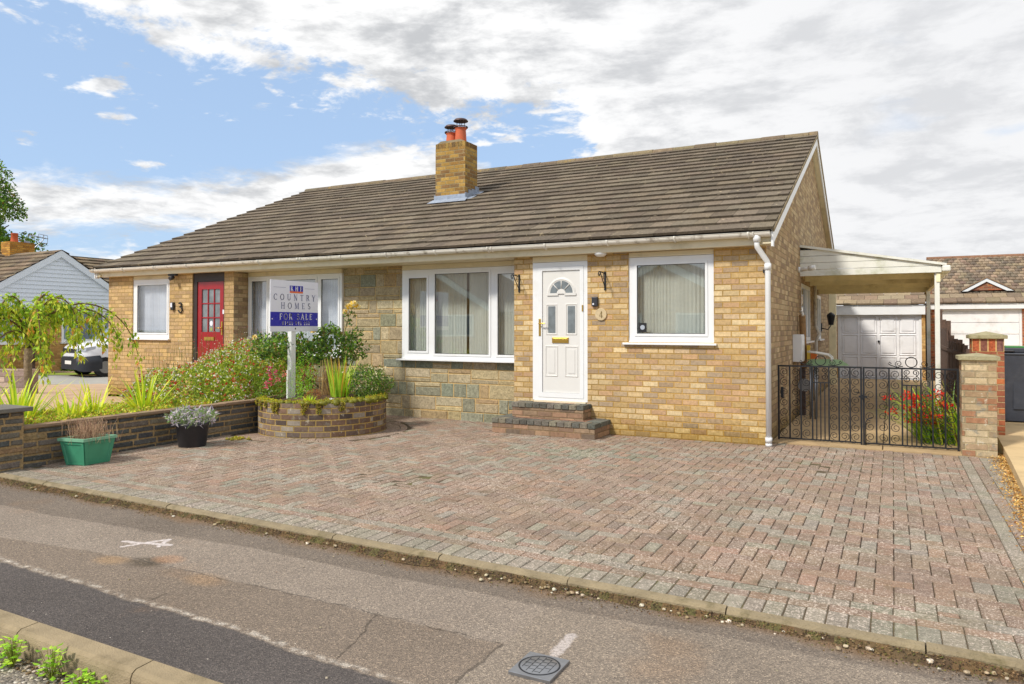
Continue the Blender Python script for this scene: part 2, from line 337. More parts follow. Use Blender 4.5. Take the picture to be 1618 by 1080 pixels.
    g.put(B.inputs['Base Color'], c); B.inputs['Roughness'].default_value = .9; B.inputs['Specular IOR Level'].default_value = .3
    h = g.add(g.mul(vd, 1.4), g.add(g.mul(a2, .8), g.mul(cr, -.8))); g.put(B.inputs['Normal'], g.bump(h, .8, .006)); return M
m_asph = asphalt()
def gravelly():
    M = bpy.data.materials.new('road_chippings'); M.use_nodes = True; g = G(M.node_tree); B = g.N['Principled BSDF']; p = g.pos()
    vd, vc = g.vor(p, 75.); ag = g.xyz(vc)[0]; a2, _ = g.noise(p, 9., 4)
    c = g.ramp(ag, [(0, c8(90, 84, 80)), (.4, c8(128, 120, 110)), (.8, c8(160, 148, 130)), (1, c8(205, 198, 186))])
    c = g.mix(1., c, g.ramp(a2, [(.3, (.75, .75, .75)), (.7, (1.15, 1.15, 1.15))]), 'MULTIPLY')
    g.put(B.inputs['Base Color'], c); B.inputs['Roughness'].default_value = .9; g.put(B.inputs['Normal'], g.bump(g.mul(vd, -1.), 1., .01)); return M
m_road = gravelly()
m_grass = mat('verge_grass', c8(128, 142, 52), 1., var=.3, vscale=5, bump=1., bscale=30)
m_pinkp = mat('front_garden_paving', c8(184, 156, 128), .93, var=.14, vscale=2.5, bump=.4, bscale=80, dirt=(c8(150, 110, 88), .6), dirts=1.6)
m_grey = mat('side_street', c8(158, 156, 150), .93, var=.1, vscale=3, bump=.3, bscale=90)
m_joint = mat('paver_joint', c8(84, 72, 54), 1., var=.3, vscale=14, bump=.5, bscale=120, dirt=(c8(100, 104, 40), .8), dirts=2.5)
m_roofbase = mat('roof_underlay', c8(48, 42, 38), .95)
m_base = mat('far_ground', c8(120, 124, 80), 1., var=.2, vscale=.3)

# ------------------------------------------------------------------ mesh builder
class MB:
    def __init__(s): s.v = []; s.f = []; s.uv = []; s.c = []; s.sm = []
    def face(s, pts, uv=None, col=None, sm=False):
        i = len(s.v); s.v += [tuple(p) for p in pts]; s.f.append(tuple(range(i, i+len(pts)))); s.uv.append(uv); s.c.append(col); s.sm.append(sm)
    def box(s, x0, y0, z0, x1, y1, z1, col=None, M=None):
        if x0 > x1: x0, x1 = x1, x0
        if y0 > y1: y0, y1 = y1, y0
        if z0 > z1: z0, z1 = z1, z0
        i = len(s.v); P = [(x, y, z) for z in (z0, z1) for y in (y0, y1) for x in (x0, x1)]
        if M is not None: P = [tuple(M @ Vector(p)) for p in P]
        s.v += P
        for q in ((0, 2, 3, 1), (4, 5, 7, 6), (0, 1, 5, 4), (2, 6, 7, 3), (0, 4, 6, 2), (1, 3, 7, 5)):
            s.f.append(tuple(i+k for k in q)); s.uv.append(None); s.c.append(col); s.sm.append(False)
        return s
    def prism(s, poly, z0, z1, ax='z', col=None, M=None):
        """poly in the two other axes, extruded along ax"""
        def P(a, b, c):
            p = {'z': (a, b, c), 'y': (a, c, b), 'x': (c, a, b)}[ax]
            return tuple(M @ Vector(p)) if M is not None else p
        i = len(s.v); n = len(poly); s.v += [P(a, b, z0) for a, b in poly]+[P(a, b, z1) for a, b in poly]
        fs = [tuple(i+k for k in range(n))[::-1], tuple(i+n+k for k in range(n))]+[(i+k, i+(k+1) % n, i+n+(k+1) % n, i+n+k) for k in range(n)]
        for q in fs: s.f.append(q); s.uv.append(None); s.c.append(col); s.sm.append(False)
        return s
    def tube(s, path, r, n=8, col=None, cap=True, closed=False, flat=1.):
        P = [Vector(p) for p in path]; m = len(P); rs = r if isinstance(r, (list, tuple)) else [r]*m
        i0 = len(s.v); up = None
        for k in range(m):
            if closed: t = P[(k+1) % m]-P[k-1]
            else: t = P[min(k+1, m-1)]-P[max(k-1, 0)]
            if t.length < 1e-9: t = Vector((0, 0, 1))
            t.normalize()
            if up is None: up = Vector((0, 0, 1)) if abs(t.z) < .9 else Vector((1, 0, 0))
            a = t.cross(up)
            if a.length < 1e-6: a = t.orthogonal()
            a.normalize(); b = a.cross(t); up = b
            for j in range(n):
                q = P[k]+(a*cos(2*pi*j/n)+b*sin(2*pi*j/n)*flat)*rs[k]; s.v.append(tuple(q))
        for k in range(m if closed else m-1):
            k2 = (k+1) % m
            for j in range(n):
                s.f.append((i0+k*n+j, i0+k*n+(j+1) % n, i0+k2*n+(j+1) % n, i0+k2*n+j)); s.uv.append(None); s.c.append(col); s.sm.append(n > 4)
        if cap and not closed:
            s.f.append(tuple(i0+j for j in range(n))[::-1]); s.f.append(tuple(i0+(m-1)*n+j for j in range(n)))
            s.uv += [None]*2; s.c += [col]*2; s.sm += [False]*2
        return s
    def lathe(s, prof, cx, cy, z0=0, n=32, col=None, ang=(0, 2*pi), uvr=None):
        i0 = len(s.v); full = abs(ang[1]-ang[0]-2*pi) < 1e-6; m = n if full else n+1
        for r, z in prof:
            for j in range(m):
                a = ang[0]+(ang[1]-ang[0])*j/n; s.v.append((cx+r*cos(a), cy+r*sin(a), z0+z))
        for k in range(len(prof)-1):
            for j in range(n):
                j2 = (j+1) % m
                s.f.append((i0+k*m+j, i0+k*m+j2, i0+(k+1)*m+j2, i0+(k+1)*m+j)); s.c.append(col); s.sm.append(True)
                if uvr:
                    u0 = (ang[0]+(ang[1]-ang[0])*j/n)*uvr; u1 = (ang[0]+(ang[1]-ang[0])*(j+1)/n)*uvr; za, zb = prof[k][1], prof[k+1][1]
                    if abs(prof[k][0]-prof[k+1][0]) > .02: za, zb = prof[k][0], prof[k+1][0]
                    s.uv.append([(u0, za), (u1, za), (u1, zb), (u0, zb)])
                else: s.uv.append(None)
        return s
    def build(s, name, m, parent=None, bevel=0., loc=None, smooth=False, thing=None, struct=False, solid=0.):
        root = parent
        while root is not None and root.parent is not None: root = root.parent
        off = Vector(root.location) if root is not None else Vector(loc or (0, 0, 0))
        me = bpy.data.meshes.new(name)
        me.from_pydata([(p[0]-off.x, p[1]-off.y, p[2]-off.z) for p in s.v], [], s.f)
        nl = len(me.loops); hascol = any(c is not None for c in s.c); UV = [0.]*(2*nl); CA = [1.]*(4*nl) if hascol else None
        lv = [0]*nl; me.loops.foreach_get('vertex_index', lv); smf = []
        for pi_, p in enumerate(me.polygons):
            uv = s.uv[pi_]; nn = p.normal; li = p.loop_start; smf.append(bool(s.sm[pi_] or smooth))
            ax_ = max(range(3), key=lambda k: abs(nn[k])); c = s.c[pi_] or (.5, .5, .5)
            for k in range(p.loop_total):
                if uv: q = uv[k]
                else:
                    q = s.v[lv[li+k]]; q = (q[1], q[2]) if ax_ == 0 else ((q[0], q[2]) if ax_ == 1 else (q[0], q[1]))
                UV[2*(li+k)] = q[0]; UV[2*(li+k)+1] = q[1]
                if hascol: CA[4*(li+k):4*(li+k)+3] = c[:3]
        me.polygons.foreach_set('use_smooth', smf)
        me.uv_layers.new(name='UVMap'); me.uv_layers['UVMap'].data.foreach_set('uv', UV)
        if hascol: me.color_attributes.new('Col', 'FLOAT_COLOR', 'CORNER'); me.color_attributes['Col'].data.foreach_set('color', CA)
        ms = m if isinstance(m, list) else [m]
        for q in ms: me.materials.append(q)
        o = bpy.data.objects.new(name, me); COL.objects.link(o)
        if parent is not None: o.parent = parent
        else: o.location = off
        if bevel:
            b = o.modifiers.new('bevel', 'BEVEL'); b.width = bevel; b.segments = 2; b.limit_method = 'ANGLE'; b.angle_limit = radians(40)
        if struct: o['kind'] = 'structure'
        if thing: tag(o, *thing)
        return o

def tag(o, label, cat, group=None, kind=None):
    o['label'] = label; o['category'] = cat
    if group: o['group'] = group
    if kind: o['kind'] = kind
    return o
def thing(name, label, cat, loc=(0, 0, 0), group=None):
    o = bpy.data.objects.new(name, None); o.empty_display_size = .2; COL.objects.link(o); o.location = loc
    return tag(o, label, cat, group)
def jit(c, a=.1, r=R):
    k = 1+r.uniform(-a, a); return tuple(max(0, x*k*(1+r.uniform(-a, a)*.35)) for x in c)

def wall(mb, axis, fixed, a0, a1, z0, z1, openings, depth=.1, back=1):
    """flat wall with rectangular holes; reveals go `depth` towards `back`"""
    xs = sorted({a0, a1, *[o[0] for o in openings], *[o[1] for o in openings]}); zs = sorted({z0, z1, *[o[2] for o in openings], *[o[3] for o in openings]})
    xs = [x for x in xs if a0 <= x <= a1]; zs = [z for z in zs if z0 <= z <= z1]
    def P(a, d_, z): return (a, fixed+d_, z) if axis == 'y' else (fixed+d_, a, z)
    for i in range(len(xs)-1):
        for j in range(len(zs)-1):
            cx, cz = (xs[i]+xs[i+1])/2, (zs[j]+zs[j+1])/2
            if any(o[0] < cx < o[1] and o[2] < cz < o[3] for o in openings): continue
            q = [P(xs[i], 0, zs[j]), P(xs[i+1], 0, zs[j]), P(xs[i+1], 0, zs[j+1]), P(xs[i], 0, zs[j+1])]
            mb.face(q if axis == 'y' else q)
    for o in openings:
        d_ = depth*back
        mb.face([P(o[0], 0, o[2]), P(o[0], d_, o[2]), P(o[0], d_, o[3]), P(o[0], 0, o[3])])
        mb.face([P(o[1], 0, o[3]), P(o[1], d_, o[3]), P(o[1], d_, o[2]), P(o[1], 0, o[2])])
        mb.face([P(o[0], 0, o[2]), P(o[1], 0, o[2]), P(o[1], d_, o[2]), P(o[0], d_, o[2])])
        mb.face([P(o[0], 0, o[3]), P(o[0], d_, o[3]), P(o[1], d_, o[3]), P(o[1], 0, o[3])])

def spiral(cx, cz, r, a0, turns, dirn=1, n=18):
    return [(cx+(r*(1-.78*k/n))*cos(a0+dirn*2*pi*turns*k/n), cz+(r*(1-.78*k/n))*sin(a0+dirn*2*pi*turns*k/n)) for k in range(n+1)]

# ================================================================== SETTING: ground sheets
def sheet(name, pts, z, m, label=None):
    mb = MB(); mb.face([(x, y, z if not callable(z) else z(x, y)) for x, y in pts]); return mb.build(name, m, struct=True)
sheet('ground', [(-400, -400), (400, -400), (400, 400), (-400, 400)], -.42, m_base)
KL = lambda x: -5.60-.034*(x+6.6)+.16*0            # front line of the driveway kerb
KY = lambda x: -5.42-.036*(x+6.6)
# footpath of asphalt, gently uneven
mb = MB(); nx, ny = 60, 24
KB = lambda x: -7.375-.02*(x+2.5)
def fy(x, t): return KB(x)+t*((KY(x)-.02)-KB(x))
for i in range(nx):
    for j in range(ny):
        def Q(a, b):
            x = -20+a*26/nx; y = fy(x, b/ny); return (x, y, -.062+.006*sin(x*1.7+y*2.1)+.004*sin(x*4.1-y*3.))
        mb.face([Q(i, j), Q(i+1, j), Q(i+1, j+1), Q(i, j+1)], sm=True)
mb.build('footpath', m_asph, struct=True)
sheet('road', [(-30, -20), (12, -20), (12, -7.5), (-30, -7.3)], -.175, m_road)
# far kerb stones along the carriageway (each about 0.9 m long)
mb = MB(); x = -8.99
while x < 3:
    x1 = x+.92; y0 = KB(x); y1 = KB(x1)
    pr = [(-.118, -.20), (-.112, -.088), (-.104, -.068), (-.086, -.055), (0, -.050), (0, -.20)]
    A = [(x+.004, y0+a, b) for a, b in pr]; B = [(x1-.004, y1+a, b) for a, b in pr]; n = len(pr)
    for k in range(n): mb.face([A[k], B[k], B[(k+1) % n], A[(k+1) % n]], sm=False)
    mb.face(A[::-1]); mb.face(B); x = x1
mb.build('road_kerb', m_kerb, struct=True)
mb = MB(); mb.box(-9, -7.47, -.3, 4, -7.36, -.12); mb.build('kerb_bedding', m_soil, struct=True)

# driveway kerb: narrow concrete edging, in lengths
mb = MB(); x = -6.75
while x < 2.6:
    x1 = x+.92; ya = KY(x); yb = KY(x1); zz = R.uniform(-.006, .004)
    pr = [(-.0, -.15), (-.0, -.022), (.012, -.006), (.052, 0.), (.052, -.15)]
    A = [(x+.004, ya+a, b+zz) for a, b in pr]; B = [(x1-.003, yb+a, b+zz) for a, b in pr]; n = len(pr)
    for k in range(n): mb.face([A[k], B[k], B[(k+1) % n], A[(k+1) % n]])
    mb.face(A[::-1]); mb.face(B); x = x1
mb.build('driveway_kerb', mat('worn_edging', c8(140, 126, 100), .93, var=.25, vscale=7, bump=1., bscale=70, dirt=(c8(92, 84, 52), .8), dirts=6.), struct=True)

# block-paved driveway: real blocks with chamfers, 90 degree herringbone and bonded borders
BX, BY, BR = -5.95, -1.40, .90          # round planter
mute = lambda c, t, k=.45: tuple(a*(1-k)+b*k for a, b in zip(c, t))
pink = [c8(168, 134, 114), c8(154, 124, 106), c8(146, 120, 106), c8(176, 144, 122), c8(160, 132, 116), c8(142, 124, 112), c8(178, 134, 110), c8(150, 132, 118), c8(136, 118, 106)]
grey = [c8(146, 144, 134), c8(136, 136, 128), c8(156, 152, 142), c8(128, 130, 124)]
pink = [tuple(.74*q for q in mute(c, c8(154, 135, 117), .66)) for c in pink]; grey = [tuple(.78*q for q in mute(c, c8(154, 145, 128), .75)) for c in grey]
mb = MB()
def clip(poly, a, b, c_):      # keep a*x+b*y<=c
    out = []
    for i in range(len(poly)):
        p, q = poly[i], poly[(i+1) % len(poly)]; dp = a*p[0]+b*p[1]-c_; dq = a*q[0]+b*q[1]-c_
        if dp <= 0: out.append(p)
        if dp*dq < 0: t = dp/(dp-dq); out.append((p[0]+t*(q[0]-p[0]), p[1]+t*(q[1]-p[1])))
    return out
def shrink(poly, k):
    n = len(poly); out = []
    for i in range(n):
        p0, p1, p2 = Vector(poly[i-1]), Vector(poly[i]), Vector(poly[(i+1) % n])
        d1 = (p1-p0).normalized(); d2 = (p2-p1).normalized(); n1 = Vector((-d1.y, d1.x)); n2 = Vector((-d2.y, d2.x)); bb = n1+n2
        if bb.length < 1e-6: bb = n1
        bb = bb/ max(.3, bb.dot(n1)); q = p1+bb*k; out.append((q.x, q.y))
    return out
def area(p): return .5*sum(p[i][0]*p[(i+1) % len(p)][1]-p[(i+1) % len(p)][0]*p[i][1] for i in range(len(p)))
def block(poly, col, near=True):
    if len(poly) < 3: return
    if area(poly) < 0: poly = poly[::-1]
    if area(poly) < .0012: return
    o = shrink(poly, .0022); t = shrink(poly, .0065)
    cx = sum(p[0] for p in poly)/len(poly); cy = sum(p[1] for p in poly)/len(poly)
    dz_ = R.uniform(-.0018, .0018)+.010*sin(cx*.9+1)*sin(cy*1.3); tx, ty = R.uniform(-.012, .012), R.uniform(-.012, .012)
    f = lambda p, z: (p[0], p[1], z+dz_+(p[0]-cx)*tx+(p[1]-cy)*ty)
    c = jit(col, .10)
    mb.face([f(p, 0) for p in t], col=c)
    for k in range(len(t)):
        k2 = (k+1) % len(t); mb.face([f(o[k], -.006), f(o[k2], -.006), f(t[k2], 0), f(t[k], 0)], col=c)
        mb.face([f(o[k], -.03), f(o[k2], -.03), f(o[k2], -.006), f(o[k], -.006)], col=c)
kslope = -.036
def ky0(x): return KY(x)+.055
XR = 2.06     # inner edge of right border
bx = lambda x: (x, )
# field
i0, i1 = -69, 22
for i in range(-70, 26):
    for j in range(-60, 6):
        k = (i+j) % 4
        if k == 0: q = [(i*.1, j*.1), (i*.1+.2, j*.1), (i*.1+.2, j*.1+.1), (i*.1, j*.1+.1)]
        elif k == 2: q = [(i*.1, j*.1), (i*.1+.1, j*.1), (i*.1+.1, j*.1+.2), (i*.1, j*.1+.2)]
        else: continue
        cx = (q[0][0]+q[2][0])/2; cy = (q[0][1]+q[2][1])/2
        if cx < -3.5 and cy > .42: continue
        if cx >= -3.5 and cy > .06 and cx < .0: continue
        if cx > 0 and cy > .22: continue
        if (cx-BX)**2+(cy-BY)**2 < (BR+.36)**2: continue
        q = clip(q, kslope, -1, -(-5.42-.036*6.6+.055+.41))       # behind the front border
        q = clip(q, 1, 0, XR) if q else q; q = clip(q, -1, 0, 6.71) if q else q
        if not q: continue
        patch = sin(cx*1.3+cy*.7)*sin(cy*2.1-cx*.4)
        col = R.choice(pink) if R.random() > (.12+.28*max(0, patch)) else R.choice(grey)
        if abs(cx+1.9) < .9 and abs(cy+1.6) < .4 and R.random() < .45: col = c8(122, 122, 106)
        block(q, col)
# front border: soldier course, then two stretcher courses
x = -6.70
while x < 2.44:
    w_ = .1025; y = ky0(x); block([(x, y), (x+w_, y+kslope*w_), (x+w_, y+.2+kslope*w_), (x, y+.2)], R.choice(grey)); x += w_
for off_, pal in ((.2, pink), (.3, grey)):
    x = -6.70+(.1 if off_ > .25 else 0)
    while x < 2.44:
        w_ = .205; y = ky0(x)+off_; block([(x, y), (x+w_, y+kslope*w_), (x+w_, y+.1+kslope*w_), (x, y+.1)], R.choice(pal)); x += w_
# right border running back to the gate: grey stretcher, pink stretcher, grey soldier
y = -5.35
while y < .2:
    if y > ky0(XR)+.40: block([(XR, y), (XR+.1, y), (XR+.1, y+.2), (XR, y+.2)], R.choice(grey)); block([(XR+.1, y+.1), (XR+.2, y+.1), (XR+.2, y+.3), (XR+.1, y+.3)], R.choice(pink+[grey[0]]))
    y += .2
y = -5.30
while y < .15:
    block([(XR+.2, y), (XR+.4, y), (XR+.4, y+.1), (XR+.2, y+.1)], R.choice(grey)); y += .1
# two rings of blocks round the planter
for rr, ln_ in ((.905, .2), (1.112, .1)):
    n = int(2*pi*(rr+ln_/2)/(.104 if ln_ > .15 else .205))
    for k in range(n):
        a0, a1 = 2*pi*k/n, 2*pi*(k+1)/n
        q = [(BX+rr*cos(a0), BY+rr*sin(a0)), (BX+(rr+ln_)*cos(a0), BY+(rr+ln_)*sin(a0)), (BX+(rr+ln_)*cos(a1), BY+(rr+ln_)*sin(a1)), (BX+rr*cos(a1), BY+rr*sin(a1))]
        if q[1][0] > -6.66: block(q, R.choice(pink[2:6]))
mb.build('driveway', m_paver, struct=True)
mb = MB(); mb.face([(-6.72, KY(-6.72)+.03, -.011), (2.62, KY(2.62)+.03, -.011), (2.62, .5, -.011), (-6.72, .5, -.011)]); mb.build('driveway_bedding', m_joint, struct=True)

# side path and yard of concrete behind the gate, slab by slab, rising a little
mb = MB(); y = .24; yy_ = [.24, .62, 1.9, 3.3, 4.9, 6.6, 8.4, 10.4, 12.72]
for k in range(len(yy_)-1):
    z0 = .012+.006*k; z1 = z0+.006
    a, b = yy_[k]+.006, yy_[k+1]-.006
    mb.face([(.02, a, z0), (1.28, a, z0-.01), (1.28, b, z1), (.02, b, z1)]); mb.face([(1.292, a, z0-.008), (2.46, a, z0-.008), (2.46, b, z1), (1.292, b, z1)])
    mb.face([(.02, a, z0), (.02, a, z0-.05), (2.46, a, z0-.05), (2.46, a, z0-.008)])
mb.build('side_path', m_conc, struct=True)
sheet('path_bedding', [(-.0, .2), (2.5, .2), (2.5, 13), (-.0, 13)], -.008, m_soil)
# raised concrete drive next door
mb = MB(); P0 = [(2.60, 2.6), (2.545, 1.0), (2.47, -.6), (2.385, -2.14), (2.30, -3.7), (2.2, -5.6)]
for k in range(len(P0)-1):
    (xa, ya), (xb, yb) = P0[k], P0[k+1]; z = lambda y: .11-.0*(2.6-y)
    mb.face([(xa, ya, .11), (xb, yb, .11), (9, yb, .11), (9, ya, .11)]); mb.face([(xa, ya, -.1), (xb, yb, -.1), (xb, yb, .11), (xa, ya, .11)])
mb.face([(2.60, 2.6, .11), (9, 2.6, .11), (9, 13.6, .11), (2.60, 13.6, .11)]); mb.face([(2.2, -5.6, -.1), (9, -5.6, -.1), (9, -5.6, .11), (2.2, -5.6, .11)])
mb.build('neighbour_drive', m_drive2, struct=True)
# left: neighbour's paved front, side street, verges
mb = MB()
def gN(x, y): return (x-1.405)*-.459+(y+9.669)*.888
def gz_(x, y): return .10-.25*max(0., min(1., (gN(x, y)-14.)/7.))
for i_ in range(46):
    for j_ in range(36):
        xa, ya = -6.75-i_*.55, -5.3+j_*.45
        q = [(xa-.55, ya), (xa, ya), (xa, ya+.45), (xa-.55, ya+.45)]
        if gN(*q[3]) > 21.2 or (xa > -13.2 and ya > .4): continue
        mb.face([(x, y, gz_(x, y)) for x, y in q], sm=True)
mb.build('front_garden_paving', m_pinkp, struct=True)
mb = MB(); mb.box(-13.2, .0, -.3, -9.5, .9, .10); mb.build('house_footing', m_pinkp, struct=True)
sheet('lawn', [(-60, -30), (-7.2, -30), (-7.2, -8), (-60, -8)], -.2, m_grass)

# ================================================================== THE PAIR OF BUNGALOWS
HS = 2.50; XL = -12.95; D2 = 5.92; TAN = .42; RX0, RX1 = XL-.12, .12
house = thing('bungalow', 'pair of joined buff brick bungalows under one long brown tiled roof with a chimney', 'house', (-6.475, 0, 0))
OPR = (-1.80, -.65, 1.275, 2.5); DOOR = (-3.25, -2.40, .42, 2.5)
mb = MB(); wall(mb, 'y', 0, -3.555, 0, -.1, HS+.02, [OPR, DOOR], .10); mb.build('front_wall', m_brick, house)
OPL = (-12.20, -11.10, 1.24, 2.5); RD = (-10.45, -9.59, .19, 2.5)
mb = MB(); wall(mb, 'y', 0, XL, -9.345, -.1, HS+.02, [OPL, RD], .10); mb.build('front_wall', m_brickl, house)
# returns of the recess
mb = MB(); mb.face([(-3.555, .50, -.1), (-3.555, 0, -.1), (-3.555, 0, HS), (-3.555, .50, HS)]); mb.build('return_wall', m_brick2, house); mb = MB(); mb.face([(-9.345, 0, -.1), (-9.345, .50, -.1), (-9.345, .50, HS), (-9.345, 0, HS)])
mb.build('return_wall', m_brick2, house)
# gable walls
def gable(x, name, ops):
    mb = MB(); wall(mb, 'x', x, 0, 2*D2, -.1, 2.4, ops, .1, -1 if x > -1 else 1)
    ztop = lambda y: 2.55+TAN*(D2-abs(y-D2))
    mb.face([(x, 0, 2.4), (x, 2*D2, 2.4), (x, 2*D2, ztop(2*D2)), (x, D2, ztop(D2)), (x, 0, ztop(0))]); mb.build(name, m_brick2, house)
SW1 = (4.0, 5.55, 1.22, 2.24); SW2 = (6.9, 7.9, 1.22, 2.15)
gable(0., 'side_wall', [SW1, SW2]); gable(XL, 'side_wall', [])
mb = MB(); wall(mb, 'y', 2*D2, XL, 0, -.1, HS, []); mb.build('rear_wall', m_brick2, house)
# stone-faced recessed wall: each ashlar block modelled
WN = (-5.81, -3.54, .955, 2.5); WL = (-9.34, -7.09, .955, 2.5)
stc = [c8(170, 156, 126), c8(160, 146, 118), c8(182, 166, 134), c8(172, 154, 118), c8(158, 146, 120), c8(176, 158, 124), c8(164, 142, 108), c8(170, 158, 130)]; stg = [c8(140, 140, 120), c8(132, 134, 118), c8(150, 146, 122), c8(138, 136, 114)]
mb = MB()
def stone(mbx, u0, u1, v0, v1, P, col, depth=.010, j=.005, irr=.004):
    if u1-u0 < .03 or v1-v0 < .02: return
    a, b, c_, d_ = u0+j, u1-j, v0+j, v1-j; k = min(.009, (b-a)*.2, (d_-c_)*.25); r = lambda: R.uniform(-irr, irr)
    o = [(a+r(), c_+r()), (b+r(), c_+r()), (b+r(), d_+r()), (a+r(), d_+r())]; cx, cy = (a+b)/2, (c_+d_)/2
    t = [(p[0]+(k if p[0] < cx else -k), p[1]+(k if p[1] < cy else -k)) for p in o]; dd = depth+R.uniform(-.004, .004)
    mbx.face([P(p[0], p[1], dd+R.uniform(-.002, .002)) for p in t], col=col)
    for q in range(4): mbx.face([P(*o[q], 0), P(*o[(q+1) % 4], 0), P(*t[(q+1) % 4], dd), P(*t[q], dd)], col=col)
Pst = lambda u, v, h: (u, .38-h, v)
v = -.02
while v < 2.5:
    H = R.choice([.15, .225, .225, .225]); u = -9.36+R.uniform(0, .1)
    while u < -3.54:
        w_ = R.choice([.17, .24, .34, .42, .5]); parts = [(v, min(v+H, 2.52))]
        if H > .2 and w_ > .3 and R.random() < .75:
            s_ = R.choice([.075, .15]); parts = [(v, v+s_), (v+s_, v+H)]
        for (va, vb) in parts:
            col = jit(R.choice(stg) if R.random() < (.34 if va < 1.5 else .08) and vb-va > .1 else R.choice(stc), .09)
            segs = [(u, min(u+w_, -3.54))]
            for op in (WN, WL):
                ns = []
                for (a, b) in segs:
                    if vb <= op[2]+.005 or b <= op[0] or a >= op[1]: ns.append((a, b)); continue
                    if va < op[2]-.03 and vb > op[2]: ns.append((a, b, op[2])); continue
                    if a < op[0]: ns.append((a, op[0]))
                    if b > op[1]: ns.append((op[1], b))
                segs = ns
                segs = [s_ if len(s_) == 2 else (s_[0], s_[1]) for s_ in segs] if not any(len(s_) == 3 for s_ in segs) else segs
                if any(len(s_) == 3 for s_ in segs):
                    for s_ in segs:
                        if len(s_) == 3: stone(mb, s_[0], s_[1], va, s_[2], Pst, col)
                    segs = [s_ for s_ in segs if len(s_) == 2]
            for (a, b) in segs: stone(mb, a, b, va, vb, Pst, col)
        u += w_
    v += H
st = mb.build('stone_wall', m_stone, house)
mb = MB(); wall(mb, 'y', .38, -9.345, -3.555, -.1, HS, [WN, WL], .08); mb.build('mortar_bed', m_ochre, st)

# --- windows
def plate(mb, x0, x1, z0, z1, y, holes, t=.05):
    wall(mb, 'y', y, x0, x1, z0, z1, holes, t)
    mb.face([(x0, y, z0), (x0, y+t, z0), (x0, y+t, z1), (x0, y, z1)]); mb.face([(x1, y, z1), (x1, y+t, z1), (x1, y+t, z0), (x1, y, z0)])
    mb.face([(x0, y, z1), (x0, y+t, z1), (x1, y+t, z1), (x1, y, z1)]); mb.face([(x0, y+t, z0), (x0, y, z0), (x1, y, z0), (x1, y+t, z0)])
def curtain(parent, x0, x1, z0, z1, y, m, pitch=.048, amp=.0065, name='curtain'):
    mb = MB(); n = int((x1-x0)/.007); ph = R.random()*9
    f = lambda x: y+amp*sin(2*pi*(x/pitch+.35*sin(x*6+ph)))*(.6+.4*sin(x*9+ph))+.004*sin(x*31+ph)
    for k in range(n):
        a = x0+(x1-x0)*k/n; b = x0+(x1-x0)*(k+1)/n; mb.face([(a, f(a), z0), (b, f(b), z0), (b, f(b)+.004, z1), (a, f(a)+.004, z1)], sm=True)
    return mb.build(name, m, parent)
def window(x0, x1, z0, z1, y, panes, gm, sill_z, cm, ztop=None, curt=None, label=None):
    """white frame; panes = glass rectangles, each with a raised sash bead"""
    mb = MB(); plate(mb, x0, x1, z0, z1, y, [(a-.035, b+.035, c_-.035, d_+.035) for a, b, c_, d_ in panes], .06)
    fr = mb.build('window', m_white, house, bevel=.004)
    if label: fr['label'] = label
    for (a, b, c_, d_) in panes:
        mb = MB(); plate(mb, a-.034, b+.034, c_-.034, d_+.034, y-.010, [(a, b, c_, d_)], .045); mb.build('sash', m_white, fr, bevel=.003)
        mb = MB(); mb.box(a-.004, y+.012, c_-.004, b+.004, y+.018, d_+.004); mb.build('pane', gm, fr)
        mb = MB(); plate(mb, a-.006, b+.006, c_-.006, d_+.006, y+.004, [(a+.007, b-.007, c_+.007, d_-.007)], .007); mb.build('gasket', m_black, fr)
    mb = MB(); mb.box(x0-.07, y-.075, sill_z-.022, x1+.04, y+.05, sill_z+.004); mb.box(x0, y-.012, sill_z+.004, x1, y+.05, z0); mb.build('sill', m_white, fr, bevel=.004)
    if ztop: mb = MB(); mb.box(x0+.002, y-.004, z1+.004, x1-.002, y+.05, ztop); mb.box(x0+.002, y-.012, z1+.004, x1-.002, y-.004, z1+.022); mb.build('head_board', m_cream, fr)
    if curt:
        for (a, b) in curt: curtain(fr, a, b, z0-.03, z1+.02, y+.12, cm)
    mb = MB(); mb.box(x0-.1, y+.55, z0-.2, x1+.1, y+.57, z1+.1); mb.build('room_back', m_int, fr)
    return fr
w1 = window(-1.80, -.65, 1.29, 2.425, .02, [(-1.685, -.765, 1.39, 2.318)], m_glass, 1.262, m_curt, 2.495, [(-1.76, -.70)])
w2 = window(-5.81, -3.56, .985, 2.415, .33, [(-5.675, -5.322, 1.09, 2.28), (-5.165, -4.165, 1.05, 2.335), (-4.01, -3.68, 1.05, 2.30)], m_glass, .955, m_curt, 2.495, [(-5.78, -4.64), (-4.59, -3.6)])
w3 = window(-9.335, -7.09, .985, 2.415, .33, [(-9.24, -8.86, 1.05, 2.33), (-8.73, -7.68, 1.05, 2.33), (-7.55, -7.17, 1.09, 2.32)], m_glass2, .955, m_curt2, 2.495, [(-9.3, -7.12)])
w4 = window(-12.20, -11.10, 1.27, 2.42, .02, [(-12.07, -11.19, 1.365, 2.31)], m_glass2, 1.245, m_curt2, 2.495, [(-12.15, -11.15)])
# security sticker on the small window
mb = MB(); mb.box(-1.665, .026, 1.41, -1.555, .030, 1.535); mb.build('window_sticker', m_copper, w1)
mb = MB(); mb.prism([(-1.61+.032*cos(a*pi/12), 1.475+.032*sin(a*pi/12)) for a in range(24)], .020, .0255, 'y'); mb.build('sticker_badge', m_head, w1)

